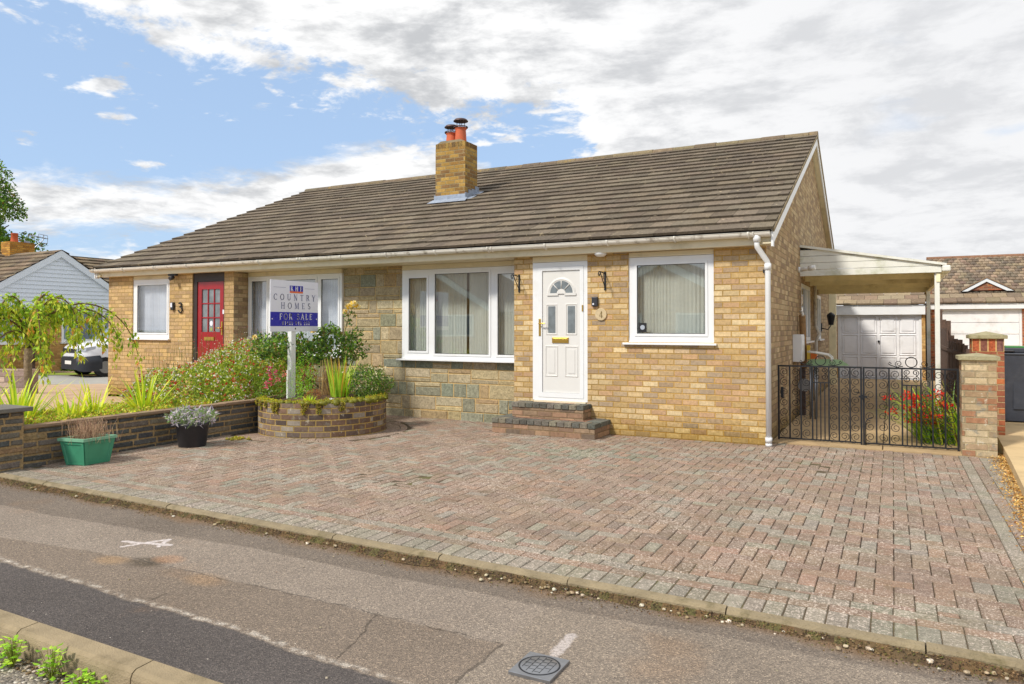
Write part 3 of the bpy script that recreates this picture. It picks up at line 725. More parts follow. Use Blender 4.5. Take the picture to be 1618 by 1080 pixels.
# --- white panelled front door of number 4
door = MB(); plate(door, -3.25, -2.40, .425, 2.41, .0, [(-3.165, -2.455, .47, 2.345)], .06); df = door.build('front_door', m_white, house, bevel=.005); df['label'] = 'white panelled front door with a fanlight and brass letter plate'
mb = MB(); mb.box(-3.25, -.002, 2.414, -2.40, .05, 2.497); mb.box(-3.25, -.012, 2.414, -2.40, -.002, 2.43); mb.build('head_board', m_cream, df)
mb = MB(); mb.box(-3.22, -.03, .40, -2.42, .05, .424); mb.build('threshold', m_cream, df)
mb = MB(); plate(mb, -3.163, -2.457, .472, 2.343, -.006, [(-3.10, -2.512, .54, 2.29)], .05); leaf = mb.build('door_leaf', m_white, df, bevel=.004)
LX0, LX1, LZ0, LZ1 = -3.098, -2.514, .542, 2.288; FCX, FCZ = -2.800, 1.965
sidep = [(-3.02, -2.885, 1.385, 1.79), (-2.715, -2.58, 1.385, 1.79)]
mb = MB(); mb.box(LX0, .012, LZ0, LX1, .03, LZ1)
def ringz(mb, x0, x1, z0, z1, y, w=.022, h=.010):
    """raised mitred moulding"""
    o = [(x0-w, z0-w), (x1+w, z0-w), (x1+w, z1+w), (x0-w, z1+w)]; m_ = [(x0-w*.5, z0-w*.5), (x1+w*.5, z0-w*.5), (x1+w*.5, z1+w*.5), (x0-w*.5, z1+w*.5)]; i_ = [(x0, z0), (x1, z0), (x1, z1), (x0, z1)]
    for k in range(4):
        k2 = (k+1) % 4
        mb.face([(o[k][0], y, o[k][1]), (o[k2][0], y, o[k2][1]), (m_[k2][0], y-h, m_[k2][1]), (m_[k][0], y-h, m_[k][1])])
        mb.face([(m_[k][0], y-h, m_[k][1]), (m_[k2][0], y-h, m_[k2][1]), (i_[k2][0], y+.001, i_[k2][1]), (i_[k][0], y+.001, i_[k][1])])
for (a, b, c_, d_) in [(-3.035, -2.875, .79, 1.19), (-2.725, -2.565, .79, 1.19)]: ringz(mb, a, b, c_, d_, .0118); mb.box(a+.03, .006, c_+.03, b-.03, .013, d_-.03)
for (a, b, c_, d_) in sidep: ringz(mb, a, b, c_, d_, .0118)
pn = mb.build('door_panel', m_door, df)
for (a, b, c_, d_) in sidep: mb = MB(); mb.box(a+.012, .006, c_+.012, b-.012, .014, d_-.012); mb.build('door_pane', m_obs, df)
# fanlight: moulded arch, glass and three glazing bars with a little hub
arc = lambda r, n=18: [(FCX+r*cos(pi*k/n), FCZ+r*sin(pi*k/n)) for k in range(n+1)]
mb = MB(); mb.prism(arc(.175), .006, .014, 'y'); mb.build('fanlight', m_obs, df)
mb = MB(); A, Bq, Cq = arc(.225), arc(.2), arc(.175)
for k in range(18):
    mb.face([(A[k][0], .0118, A[k][1]), (A[k+1][0], .0118, A[k+1][1]), (Bq[k+1][0], -.003, Bq[k+1][1]), (Bq[k][0], -.003, Bq[k][1])], sm=True)
    mb.face([(Bq[k][0], -.003, Bq[k][1]), (Bq[k+1][0], -.003, Bq[k+1][1]), (Cq[k+1][0], .0055, Cq[k+1][1]), (Cq[k][0], .0055, Cq[k][1])], sm=True)
mb.box(FCX-.225, -.003, FCZ-.035, FCX-.05, .0118, FCZ); mb.box(FCX+.05, -.003, FCZ-.035, FCX+.225, .0118, FCZ)
for a in (45, 90, 135):
    ca, sa = cos(radians(a)), sin(radians(a)); mb.tube([(FCX+.06*ca, .002, FCZ+.06*sa), (FCX+.18*ca, .002, FCZ+.18*sa)], .006, 6)
mb.prism([(FCX+.07*cos(pi*k/10), FCZ-.01+.07*sin(pi*k/10)) for k in range(11)], -.004, .0062, 'y'); mb.build('fanlight_moulding', m_door, df)
mb = MB(); mb.box(-2.945, -.002, 1.252, -2.69, .0118, 1.332); mb.box(-2.93, -.007, 1.268, -2.705, -.002, 1.316); mb.build('letter_plate', m_gold, df, bevel=.003)
mb = MB(); mb.box(-3.150, -.014, 1.35, -3.118, -.006, 1.60); mb.tube([(-3.134, -.014, 1.53), (-3.134, -.05, 1.53), (-3.03, -.055, 1.53)], .010, 8); mb.build('door_handle', m_gold, df, bevel=.002)
mb = MB(); mb.box(-2.478, -.018, 1.70, -2.462, -.004, 1.79); mb.build('hinge', m_gold, df)

# --- red door of number 3
mb = MB(); plate(mb, -10.45, -9.59, .19, 2.5, .02, [(-10.345, -9.635, .24, 2.335)], .08); rd = mb.build('front_door', m_dark, house, bevel=.004); rd['label'] = 'red glazed front door in a dark wooden frame'
GZ0, GZ1, GX0, GX1 = 1.385, 2.19, -10.235, -9.745
mb = MB(); plate(mb, -10.34, -9.64, .245, 2.33, .035, [(GX0, GX1, GZ0, GZ1)], .03)
for k in (1, 2):
    xx = GX0+(GX1-GX0)*k/3; mb.box(xx-.012, .04, GZ0, xx+.012, .06, GZ1); zz = GZ0+(GZ1-GZ0)*k/3; mb.box(GX0, .042, zz-.012, GX1, .058, zz+.012)
mb.box(-10.235, .028, .45, -10.02, .036, 1.1); mb.box(-9.96, .028, .45, -9.745, .036, 1.1)
mb.build('door_leaf', m_red, rd, bevel=.003)
mb = MB(); mb.box(GX0, .055, GZ0, GX1, .0575, GZ1); mb.build('door_pane', m_obs, rd)
mb = MB(); mb.box(-10.15, .022, 1.225, -9.885, .034, 1.29); mb.box(-10.13, .019, 1.238, -9.905, .023, 1.277); mb.build('letter_plate', m_gold, rd)
mb = MB(); mb.box(-9.70, .024, 1.33, -9.665, .034, 1.58); mb.tube([(-9.68, .03, 1.46), (-9.68, -.02, 1.46), (-9.80, -.025, 1.46)], .01, 8); mb.build('door_handle', m_gold, rd)
mb = MB(); mb.prism([(-9.99+.04*cos(a*pi/12), 1.545+.05*sin(a*pi/12)) for a in range(24)], .050, .0545, 'y'); mb.build('round_sticker', m_boardw, rd)
mb = MB(); mb.prism([(-9.99+.035*cos(a*pi/12), 1.435+.035*sin(a*pi/12)) for a in range(24)], .050, .0545, 'y'); mb.build('round_sticker', mat('sticker_olive', c8(150, 158, 96), .5), rd)
mb = MB(); mb.box(-9.635, .0, 1.72, -9.60, .022, 1.80); mb.build('alarm_sensor', m_boardw, rd)

# --- small fittings on the front
def bracket(x):
    mb = MB(); mb.box(x-.012, -.014, 1.99, x+.012, -.001, 2.25)
    mb.tube([(x, -.01, 2.225), (x, -.235, 2.235)], .008, 6); mb.tube([(x, -.012, 2.03), (x, -.20, 2.23)], .007, 6)
    mb.tube([(x, -.235+.025*cos(a), 2.205+.028*sin(a)) for a in [pi/2+k*pi/6 for k in range(10)]], .007, 6)
    mb.tube([(x, -.06, 2.225), (x, -.085, 2.17), (x, -.06, 2.14)], .005, 5)
    return mb.build('hanging_basket_bracket', m_black, house)
bracket(-2.135); bracket(-3.47)
mb = MB(); mb.box(-2.325, -.045, 1.765, -2.235, -.001, 1.90); b_ = mb.build('doorbell', m_bpl, house, bevel=.01)
mb = MB(); mb.prism([(-2.295+.013*cos(a*pi/8), 1.80+.013*sin(a*pi/8)) for a in range(16)], -.050, -.044, 'y'); mb.build('bell_button', m_boardw, b_)
mb = MB(); mb.prism([(-2.195+.086*cos(a*pi/16), 1.655+.086*sin(a*pi/16)) for a in range(32)], -.022, -.001, 'y'); pq = mb.build('number_plaque', m_plaq, house, bevel=.006)
mb = MB(); mb.box(-11.01, -.05, 1.805, -10.93, -.001, 1.955); b_ = mb.build('doorbell', m_bpl, house, bevel=.012)
mb = MB(); mb.box(-11.002, -.054, 1.86, -10.955, -.050, 1.945); mb.build('bell_face', m_boardw, b_)

def strokes(mb, P, segs, t):
    """flat lettering from stroke segments; P maps (u,v,h) to space"""
    for (a, b, w_) in segs:
        d_ = Vector((b[0]-a[0], b[1]-a[1])); L = d_.length
        if L < 1e-6: continue
        d_ /= L; n_ = Vector((-d_.y, d_.x))*w_/2; e = d_*w_*.28
        q = [(a[0]-e.x-n_.x, a[1]-e.y-n_.y), (b[0]+e.x-n_.x, b[1]+e.y-n_.y), (b[0]+e.x+n_.x, b[1]+e.y+n_.y), (a[0]-e.x+n_.x, a[1]-e.y+n_.y)]
        mb.face([P(*k, t) for k in q])
def glyph(ch, serif=True):
    """(width, [(a,b,thick)]) on a cap height of 1"""
    k, h = .15, .075; s = []
    def ln(a, b, w_=k): s.append((a, b, w_))
    def arcl(cx, cy, rx, ry, a0, a1, n=14):
        for i in range(n):
            A, B_ = radians(a0+(a1-a0)*i/n), radians(a0+(a1-a0)*(i+1)/n); mid = (A+B_)/2
            ln((cx+rx*cos(A), cy+ry*sin(A)), (cx+rx*cos(B_), cy+ry*sin(B_)), h+(k-h)*abs(cos(mid)))
    def sf(x, y, w_=.13):
        if serif: ln((x-w_, y+(.02 if y < .5 else -.02)), (x+w_, y+(.02 if y < .5 else -.02)), .05)
    w = .7
    if ch == 'C': arcl(.42, .5, .36, .47, 50, 310); ln((.66, .70), (.66, .96), .05); w = .78
    elif ch == 'O': arcl(.43, .5, .38, .47, 0, 360, 24); w = .88
    elif ch == 'U': ln((.16, .98), (.16, .32)); ln((.68, .98), (.68, .32), h); arcl(.42, .32, .26, .30, 180, 360, 10); sf(.16, 1); sf(.68, 1); w = .84
    elif ch == 'N': ln((.14, 0), (.14, 1), h); ln((.14, 1), (.70, .03)); ln((.70, 0), (.70, 1), h); sf(.14, 0); sf(.12, 1); sf(.70, 1); w = .86
    elif ch == 'T': ln((.38, 0), (.38, .97)); ln((.05, .96), (.71, .96), h); sf(.38, 0); ln((.05, .96), (.05, .80), .05); ln((.71, .96), (.71, .80), .05); w = .76
    elif ch == 'R': ln((.16, 0), (.16, 1)); ln((.16, .96), (.36, .96), h); arcl(.36, .735, .22, .225, 90, -90, 10); ln((.36, .51), (.16, .51), h); ln((.36, .5), (.70, .03)); sf(.16, 0); sf(.12, 1, .1); w = .76
    elif ch == 'Y': ln((.08, 1), (.38, .48)); ln((.68, 1), (.38, .48), h); ln((.38, .48), (.38, 0)); sf(.38, 0); sf(.08, 1); sf(.68, 1); w = .76
    elif ch == 'H': ln((.16, 0), (.16, 1)); ln((.70, 0), (.70, 1)); ln((.16, .52), (.70, .52), h); [sf(a, b) for a in (.16, .70) for b in (0, 1)]; w = .86
    elif ch == 'M': ln((.14, 0), (.18, 1), h); ln((.18, 1), (.50, .1)); ln((.50, .1), (.82, 1), h); ln((.82, 1), (.86, 0)); sf(.14, 0); sf(.86, 0); sf(.14, 1, .08); sf(.86, 1, .08); w = 1.
    elif ch == 'E': ln((.16, 0), (.16, 1)); [ln((.16, y), (x_, y), h) for y, x_ in ((.96, .60), (.52, .50), (.04, .62))]; ln((.60, .96), (.60, .80), .05); ln((.62, .04), (.62, .22), .05); w = .70
    elif ch == 'S': arcl(.33, .745, .22, .225, 40, 270, 10); arcl(.33, .27, .24, .24, 90, -140, 10); ln((.52, .78), (.52, .96), .05); w = .66
    elif ch == 'F': ln((.16, 0), (.16, 1)); ln((.16, .96), (.60, .96), h); ln((.16, .52), (.48, .52), h); ln((.60, .96), (.60, .78), .05); sf(.16, 0); w = .66
    elif ch == 'A': ln((.10, 0), (.40, 1), h); ln((.40, 1), (.72, 0)); ln((.22, .36), (.60, .36), h); sf(.10, 0); sf(.72, 0); w = .82
    elif ch == 'L': ln((.16, 0), (.16, 1)); ln((.16, .04), (.60, .04), h); ln((.60, .04), (.60, .24), .05); sf(.16, 1); w = .68
    elif ch == 'K': ln((.16, 0), (.16, 1)); ln((.66, 1), (.18, .45), h); ln((.30, .58), (.70, 0)); sf(.16, 0); sf(.16, 1); sf(.66, 1, .1); sf(.70, 0, .1); w = .80
    elif ch == 'P': ln((.16, 0), (.16, 1)); ln((.16, .96), (.36, .96), h); arcl(.36, .72, .23, .24, 90, -90, 10); ln((.36, .48), (.16, .48), h); sf(.16, 0); w = .70
    elif ch == '0': arcl(.30, .5, .22, .47, 0, 360, 20); w = .62
    elif ch == '1': ln((.30, 0), (.30, 1)); ln((.30, .98), (.14, .84), h); sf(.30, 0); w = .56
    elif ch == '2': arcl(.30, .72, .20, .25, 160, -30, 10); ln((.47, .60), (.10, .05), h); ln((.10, .05), (.54, .05)); w = .62
    elif ch == '4': ln((.42, 0), (.42, 1)); ln((.42, 1), (.06, .30), h); ln((.06, .30), (.58, .30), h); w = .62
    elif ch == '6': arcl(.31, .30, .21, .27, 0, 360, 16); ln((.12, .38), (.42, .98), h); w = .62
    elif ch == '9': arcl(.29, .68, .21, .27, 0, 360, 16); ln((.48, .60), (.20, .02), h); w = .62
    elif ch == '3': arcl(.28, .74, .19, .22, 150, -90, 10); arcl(.28, .27, .22, .25, 90, -150, 10); w = .60
    elif ch == ' ': w = .42
    return w, s
def write(mb, text, P, u0, v0, size, t, width=None, gap=.10, bold=1., serif=True):
    gs = [glyph(c_, serif) for c_ in text]; tot = sum(w for w, _ in gs)+gap*(len(gs)-1)
    if width: gap += (width/size-tot)/max(1, len(gs)-1)
    u = u0
    for w, s in gs:
        strokes(mb, P, [((u+a[0]*size, v0+a[1]*size), (u+b[0]*size, v0+b[1]*size), k*size*bold) for a, b, k in s], t); u += (w+gap)*size
mb = MB(); write(mb, '4', lambda u, v, h: (u, -.024, v), -2.219, 1.605, .09, 0, bold=.8); mb.build('numeral', mat('dull_gold', c8(120, 96, 40), .5, metal=.3), pq)
mb = MB()
for s_ in ([(-10.80, 1.93), (-10.76, 1.945), (-10.725, 1.92), (-10.735, 1.88), (-10.775, 1.865)], [(-10.775, 1.865), (-10.725, 1.85), (-10.705, 1.80), (-10.735, 1.755), (-10.79, 1.765), (-10.815, 1.80)]):
    mb.tube([(x, -.02, z) for x, z in s_], .014, 6)
mb.build('house_number', m_black, house)
mb = MB(); mb.lathe([(0, -.035), (.05, -.03), (.075, -.012), (.085, .0), (.085, .018)], -2.17, -.09, 2.482, 20); mb.build('porch_light', m_white, house)
mb = MB(); mb.box(-10.98, -.13, 2.462, -10.78, -.06, 2.498); mb.tube([(-10.87, -.095, 2.44), (-10.87, -.17, 2.40)], .04, 10); mb.build('floodlight', m_bpl, house)

# --- fascia, soffit, gutter, bargeboards
mb = MB(); mb.box(RX0+.02, -.165, 2.497, RX1-.03, -.145, 2.69); mb.build('fascia', m_cream, house, bevel=.002)
mb = MB(); mb.box(RX0+.03, -.144, 2.502, RX1-.04, .0, 2.514); mb.box(-9.34, .001, 2.4985, -3.56, .40, 2.512); mb.build('soffit', m_cream, house)
gz, gy, gr = 2.645, -.228, .058
mb = MB(); n = 10; xa, xb = XL-.22, .085
for k in range(n):
    a0, a1 = pi+pi*k/n, pi+pi*(k+1)/n
    for rr in (gr, gr-.004):
        mb.face([(xa, gy+rr*cos(a0), gz+rr*sin(a0)), (xb, gy+rr*cos(a0), gz+rr*sin(a0)), (xb, gy+rr*cos(a1), gz+rr*sin(a1)), (xa, gy+rr*cos(a1), gz+rr*sin(a1))], sm=True)
for e in (xa, xb): mb.face([(e, gy+gr*cos(pi+pi*k/n), gz+gr*sin(pi+pi*k/n)) for k in range(n+1)])
mb.tube([(xa, gy-gr, gz), (xb, gy-gr, gz)], .005, 6)
gt = mb.build('gutter', m_gut, house)
bxs = [XL-.1+.92*k for k in range(15)]
for k, bx_ in enumerate(bxs):
    wd = .075 if k % 4 == 2 else .026
    mb = MB(); mb.tube([(bx_, gy+(gr+.008)*cos(a), gz+(gr+.006)*sin(a)) for a in [pi*.97+pi*1.06*q/10 for q in range(11)]], .012, 5)
    if wd > .05: mb.tube([(bx_+.06, gy+(gr+.006)*cos(a), gz+(gr+.006)*sin(a)) for a in [pi*.97+pi*1.06*q/10 for q in range(11)]], .008, 5)
    mb.build('gutter_bracket', m_gut, gt)
# downpipe with its swan neck
mb = MB(); mb.tube([(-.075, gy, 2.62), (-.075, gy, 2.50), (-.072, gy, 2.47), (.02, -.075, 2.30), (.028, -.068, 2.27), (.028, -.068, .03)], .034, 14)
dp = mb.build('downpipe', m_white, house)
for z0_, z1_, r_, x_, y_ in ((2.53, 2.62, .046, -.075, gy), (2.19, 2.27, .042, .028, -.068), (.05, .11, .042, .028, -.068), (.0, .035, .04, .028, -.068)):
    mb = MB(); mb.tube([(x_, y_, z0_), (x_, y_, z1_)], r_, 14); mb.build('pipe_collar', m_white, dp)
mb = MB(); mb.box(-.035, -.03, 2.16, .0, -.002, 2.20); mb.build('pipe_clip', m_black, dp)
slope = lambda y: 2.67+TAN*(y+.25) if y < D2 else 2.67+TAN*(2*D2+.25-y)
for xg, s_ in ((RX1, 1), (RX0, -1)):
    for a, b in ((-.20, D2), (2*D2+.20, D2)):
        mb = MB(); za, zb = slope(a), slope(b); d_ = .0
        mb.prism([(a, za-.20), (b, zb-.20), (b, zb-.035), (a, za-.035)], min(xg-.028*s_, xg-.008*s_), max(xg-.028*s_, xg-.008*s_), 'x'); mb.build('bargeboard', m_white, house)
        mb = MB(); mb.prism([(a, za-.185), (b, zb-.185), (b, zb-.165), (a, za-.165)], min(xg-.03*s_, xg-.13*s_), max(xg-.03*s_, xg-.13*s_), 'x'); mb.build('verge_soffit', m_cream, house)
    mb = MB(); mb.box(xg-.03, -.215, 2.47, xg-.006, -.12, 2.70); mb.build('box_end', m_white, house)

# --- roof: every tile modelled
mb = MB(); ang = math.atan(TAN); ca, sa = cos(ang), sin(ang); SL = (D2+.25)/ca; NC = 20; gauge = SL/NC
tc = [c8(108, 97, 83), c8(102, 91, 78), c8(116, 104, 88), c8(100, 90, 78), c8(112, 101, 87), c8(118, 107, 92)]
def tiles(mb, x0, x1, front=True, tw=.30, cols=None, nc=None, lift=.046):
    for r in range(NC):
        s0 = r*gauge-.02; s1 = (r+1)*gauge+.02; x = x0-(.15 if r % 2 else 0); band = R.uniform(-.06, .06)
        while x < x1:
            a, b = max(x, x0), min(x+tw, x1); x += tw
            if b-a < .04: continue
            j = R.uniform(-.006, .006); lz = lift+R.uniform(-.003, .003); g_ = .0016; col = jit(R.choice(tc), .055); col = tuple(q*(1+band) for q in col)
            def P(xx, s, h):
                y = -.25+s*ca-h*sa; z = 2.67+s*sa+h*ca
                return (xx, y if front else 2*D2-y, z)
            hh = [(s0+j, lz), (s1, lz*.30)]
            q = [P(a+g_, hh[0][0], hh[0][1]), P(b-g_, hh[0][0], hh[0][1]), P(b-g_, hh[1][0], hh[1][1]), P(a+g_, hh[1][0], hh[1][1])]
            # slight chips on the tail edge
            if R.random() < .16:
                t = R.uniform(.2, .8); w_ = R.uniform(.03, .07); mid = a+(b-a)*t; cut = R.uniform(.01, .03)
                e = [P(a+g_, s0+j, lz), P(mid-w_/2, s0+j, lz), P(mid, s0+j+cut, lz*.96), P(mid+w_/2, s0+j, lz), P(b-g_, s0+j, lz)]
            else: e = [q[0], q[1]]
            mb.face(e+[q[2], q[3]], col=col)
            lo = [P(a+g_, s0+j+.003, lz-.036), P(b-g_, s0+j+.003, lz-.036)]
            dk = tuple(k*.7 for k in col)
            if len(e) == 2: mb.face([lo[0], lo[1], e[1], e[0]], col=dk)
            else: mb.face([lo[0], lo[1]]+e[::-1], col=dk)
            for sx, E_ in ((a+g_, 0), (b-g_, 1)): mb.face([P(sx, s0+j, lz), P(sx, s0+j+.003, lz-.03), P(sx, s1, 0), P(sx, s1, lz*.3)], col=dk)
tiles(mb, RX0, RX1)
roof = mb.build('roof', m_tile, house)
mb = MB(); tiles(mb, RX0, RX1, False, 1.2); mb.build('rear_roof', m_tile, house)
mb = MB()
for fr_ in (0, 1):
    ys = [-.23, D2] if not fr_ else [2*D2+.23, D2]
    mb.face([(RX0+.02, ys[0], 2.665), (RX1-.02, ys[0], 2.665), (RX1-.02, ys[1], 2.665+TAN*(D2+.23)), (RX0+.02, ys[1], 2.665+TAN*(D2+.23))])
mb.box(RX0+.02, -.24, 2.655, RX1-.02, -.14, 2.664)
mb.build('underlay', m_roofbase, roof)
# mortar bedding along the verge
for xg in (RX1-.012, RX0-.010):
    mb = MB()
    for a, b in ((-.22, D2), (2*D2+.22, D2)): mb.prism([(a, slope(a)-.036), (b, slope(b)-.036), (b, slope(b)+.012), (a, slope(a)+.012)], xg, xg+.022, 'x')
    mb.build('verge_mortar', m_kerb, roof)
mb = MB(); x = RX0-.01; zr = slope(D2)
while x < RX1:
    x1 = min(x+.45, RX1+.012); col = jit(R.choice([c8(124, 110, 88), c8(112, 100, 82), c8(130, 116, 92), c8(118, 104, 84), c8(106, 96, 82)]), .1); dz_ = R.uniform(-.006, .006)
    q = [(D2+.13*cos(a), zr-.045+.115*sin(a)+dz_) for a in [pi*k/8 for k in range(9)]]
    for k in range(8): mb.face([(x+.003, q[k][0], q[k][1]), (x+.003, q[k+1][0], q[k+1][1]), (x1-.003, q[k+1][0], q[k+1][1]), (x1-.003, q[k][0], q[k][1])], col=col, sm=True)
    mb.face([(x1-.003, *p) for p in q], col=col); mb.face([(x+.003, *p) for p in q][::-1], col=col); x = x1
mb.build('ridge_tiles', m_ridge, roof)

# --- chimney
CX0, CX1, CY0, CY1, CZ = -6.83, -6.13, 2.88, 3.36, 5.19
mb = MB(); mb.box(CX0, CY0, 3.7, CX1, CY1, CZ-.10); ch = mb.build('chimney', m_chim, roof)
mb = MB()     # soldier course on top
n = 9
for k in range(n):
    a = CX0+(CX1-CX0)*k/n; b = CX0+(CX1-CX0)*(k+1)/n; col = jit(R.choice([c8(140, 112, 66), c8(112, 90, 58), c8(160, 128, 72)]), .12)
    mb.box(a+.004, CY0-.001, CZ-.10, b-.004, CY0+.06, CZ, col)
for k in range(6):
    a = CY0+.06+(CY1-CY0-.06)*k/6; b = CY0+.06+(CY1-CY0-.06)*(k+1)/6; col = jit(R.choice([c8(120, 94, 58), c8(100, 80, 54), c8(150, 116, 68)]+([c8(190, 100, 60)] if k == 4 else [])), .12)
    mb.box(CX1-.06, a+.004, CZ-.10, CX1+.001, b-.004, CZ, col)
mb.build('soldier_course', m_stone, roof)
mb = MB(); mb.box(CX0+.005, CY0+.005, CZ-.102, CX1-.005, CY1-.002, CZ-.006); mb.prism([(CX0+.01, CZ-.006), (CX1-.01, CZ-.006), (CX1-.12, CZ+.05), (CX0+.12, CZ+.05)], CY0+.01, CY1-.01, 'y'); mb.build('chimney_capping', m_kerb, roof)
for cx, cy, hp, hc, mm in ((-6.60, 3.13, .24, .12, m_terra), (-6.36, 3.09, .31, .14, m_terra)):
    mb = MB(); mb.lathe([(.125, -.02), (.118, .05), (.105, hp-.05), (.105, hp-.04), (.125, hp-.02), (.125, hp), (.09, hp), (.09, hp-.1)], cx, cy, CZ+.02, 24); pt = mb.build('chimney_pot', mm, roof)
    mb = MB(); zb = CZ+.02+hp; mb.lathe([(.145, .0), (.15, .012), (.145, .024), (.10, .026)], cx, cy, zb, 24)
    for k in range(4): a = pi/4+k*pi/2; mb.tube([(cx+.075*cos(a), cy+.075*sin(a), zb+.02), (cx+.085*cos(a), cy+.085*sin(a), zb+hc)], .007, 5)
    mb.lathe([(.15, hc-.008), (.152, hc), (.12, hc+.035), (.05, hc+.052), (0, hc+.055)], cx, cy, zb, 24); mb.lathe([(.15, hc-.008), (.07, hc+.01), (0, hc+.01)], cx, cy, zb, 24); mb.build('chimney_cowl', m_cowl, roof)
# lead flashing: apron, stepped side flashings
rz = lambda y: slope(y)+.05
mb = MB(); mb.box(CX0-.03, CY0-.012, rz(CY0)-.06, CX1+.012, CY0-.002, rz(CY0)+.10)
mb.face([(CX0-.10, CY0-.17, rz(CY0-.17)-.0), (CX1+.10, CY0-.17, rz(CY0-.17)-.0), (CX1+.06, CY0-.01, rz(CY0)+.02), (CX0-.06, CY0-.01, rz(CY0)+.02)])
for sx, d_ in ((CX1, 1), (CX0, -1)):
    y = CY0-.01
    for k in range(4):
        y1 = min(y+.15, CY1+.05); mb.box(sx+.002*d_, y, rz(y)-.08, sx+.013*d_+.002*(k % 2)*d_, y1, rz(y)+.13+(.02 if k % 2 else 0)); y = y1-.02
    mb.face([(sx+.012*d_, CY0-.05, rz(CY0-.05)), (sx+.14*d_, CY0-.05, rz(CY0-.05)-.008), (sx+.14*d_, CY1+.05, rz(CY1+.05)-.008), (sx+.012*d_, CY1+.05, rz(CY1+.05))])
mb.build('lead_flashing', m_lead, roof)

# --- side of number 4: windows, meter box, floodlight, lantern, pipes
def sidewin(o, mull):
    y0, y1, z0, z1 = o; mb = MB(); x = -.03
    def bar(a, b, c_, d_): mb.box(x-.03, a, c_, x+.03, b, d_)
    bar(y0, y1, z0, z0+.07); bar(y0, y1, z1-.07, z1); bar(y0, y0+.07, z0+.07, z1-.07); bar(y1-.07, y1, z0+.07, z1-.07)
    for m_ in mull: bar(m_-.05, m_+.05, z0+.07, z1-.07)
    f = mb.build('window', m_white, house, bevel=.004); mb = MB(); mb.box(x-.012, y0+.06, z0+.06, x-.006, y1-.06, z1-.06); mb.build('pane', m_glass, f)
    mb = MB(); mb.box(-.02, y0-.03, z0-.03, .07, y1+.03, z0-.002); mb.build('sill', m_white, f); mb = MB(); mb.box(-.5, y0, z0, -.48, y1, z1); mb.build('room_back', m_int, f)
sidewin(SW1, (5.0,)); sidewin(SW2, (7.4,))
mb = MB(); mb.box(.001, 2.70, .93, .13, 3.10, 1.36); mb.box(.13, 2.72, .95, .138, 3.08, 1.34); mb.build('meter_box', m_white, house, bevel=.006)
mb = MB(); mb.tube([(.001, 3.55, 2.44), (.03, 3.55, 2.44)], .05, 12); mb.tube([(.03, 3.55, 2.44), (.24, 3.50, 2.46)], [.035, .028], 12); mb.tube([(.17, 3.51, 2.455), (.27, 3.49, 2.47)], .042, 12); mb.build('floodlight', m_white, house)
mb = MB(); mb.tube([(.02, 7.95, 1.45), (.14, 7.95, 1.42), (.20, 7.95, 1.52)], .012, 6); mb.lathe([(.05, .0), (.085, .20), (.09, .22), (.02, .28)], .20, 7.95, 1.52, 6); mb.box(.0, 7.90, 1.38, .02, 8.0, 1.56); mb.build('wall_lantern', m_black, house)
mb = MB(); mb.tube([(.04, 6.15, 2.3), (.04, 6.15, 1.5), (.10, 6.15, 1.35), (.05, 6.15, 1.2), (.05, 6.15, .03)], .03, 8); mb.build('waste_pipe', m_gut, house)
mb = MB(); mb.box(.0, 10.2, .0, .16, 10.36, 2.35); mb.build('wall_post', m_soff, house)

# ================================================================== THINGS AROUND THE HOUSE
# --- two brick steps
steps = thing('door_steps', 'two brick doorsteps with dark edging below the white front door', 'steps', (-2.85, -.3, 0))
def step(x0, x1, y0, z0, z1, bodym):
    mb = MB(); mb.box(x0+.012, y0+.012, z0, x1-.012, .0, z1-.065); st_ = mb.build('step', bodym, steps)
    mb = MB(); n = int((x1-x0)/.105)
    for k in range(n):
        a = x0+(x1-x0)*k/n; b = x0+(x1-x0)*(k+1)/n; c = jit(R.choice([c8(112, 108, 98), c8(98, 97, 90), c8(126, 120, 106), c8(90, 88, 82)]), .1); dd = R.uniform(-.003, .003)
        mb.box(a+.004, y0+dd, z1-.062, b-.004, y0+.215, z1+dd*.5, c)
    yy = y0+.22
    while yy < -.03:
        for s_ in ((x0, x0+.215), (x1-.215, x1)): mb.box(s_[0], yy+.004, z1-.062, s_[1], min(yy+.10, -.004), z1+R.uniform(-.002, .002), jit(R.choice([c8(104, 106, 100), c8(90, 94, 92)]), .1))
        xx = x0+.22
        while xx < x1-.24: mb.box(xx, yy+.004, z1-.062, min(xx+.21, x1-.22), min(yy+.10, -.004), z1-.003, jit(c8(142, 108, 88), .15)); xx += .216
        yy += .105
    mb.build('edging', m_stone, st_, bevel=.004)
    mb = MB(); mb.box(x0+.014, y0+.014, z1-.066, x1-.014, -.001, z1-.008); mb.build('mortar', m_slmort, st_)
step(-3.61, -2.06, -.60, -.03, .205, m_stepb); step(-3.45, -2.34, -.30, .20, .405, m_stepb)

# --- carport
cp = thing('carport', 'white lean-to carport with a clad front fascia and two thin posts beside the gable wall', 'carport', (1.05, 5.5, 0))
CY0_, CY1_ = 3.83, 7.4
mb = MB(); zt = lambda x: 2.845-(2.845-2.462)*x/2.10
zs = [2.35, 2.46, 2.575, 2.69, 2.80]
for k in range(4):   # shiplap boards
    za, zb = zs[k]-(.02*0), zs[k+1]-.006
    pts = [(0.003, za), (2.10, za-.018*(k == 0))]
    if zt(2.10) < zb: xe = (2.845-zb)/(2.845-2.462)*2.10; pts = [(0.003, za)]+([(2.10, za), (2.10, zt(2.10))] if zt(2.10) > za else [((2.845-za)/.383*2.10, za)])+([(xe, zb)] if xe > .01 else [])+[(.003, min(zb, 2.845))]
    else: pts = [(.003, za), (2.10, za), (2.10, zb), (.003, zb)]
    mb.prism(pts, CY0_-.012-.002*(k % 2), CY0_+.012, 'y')
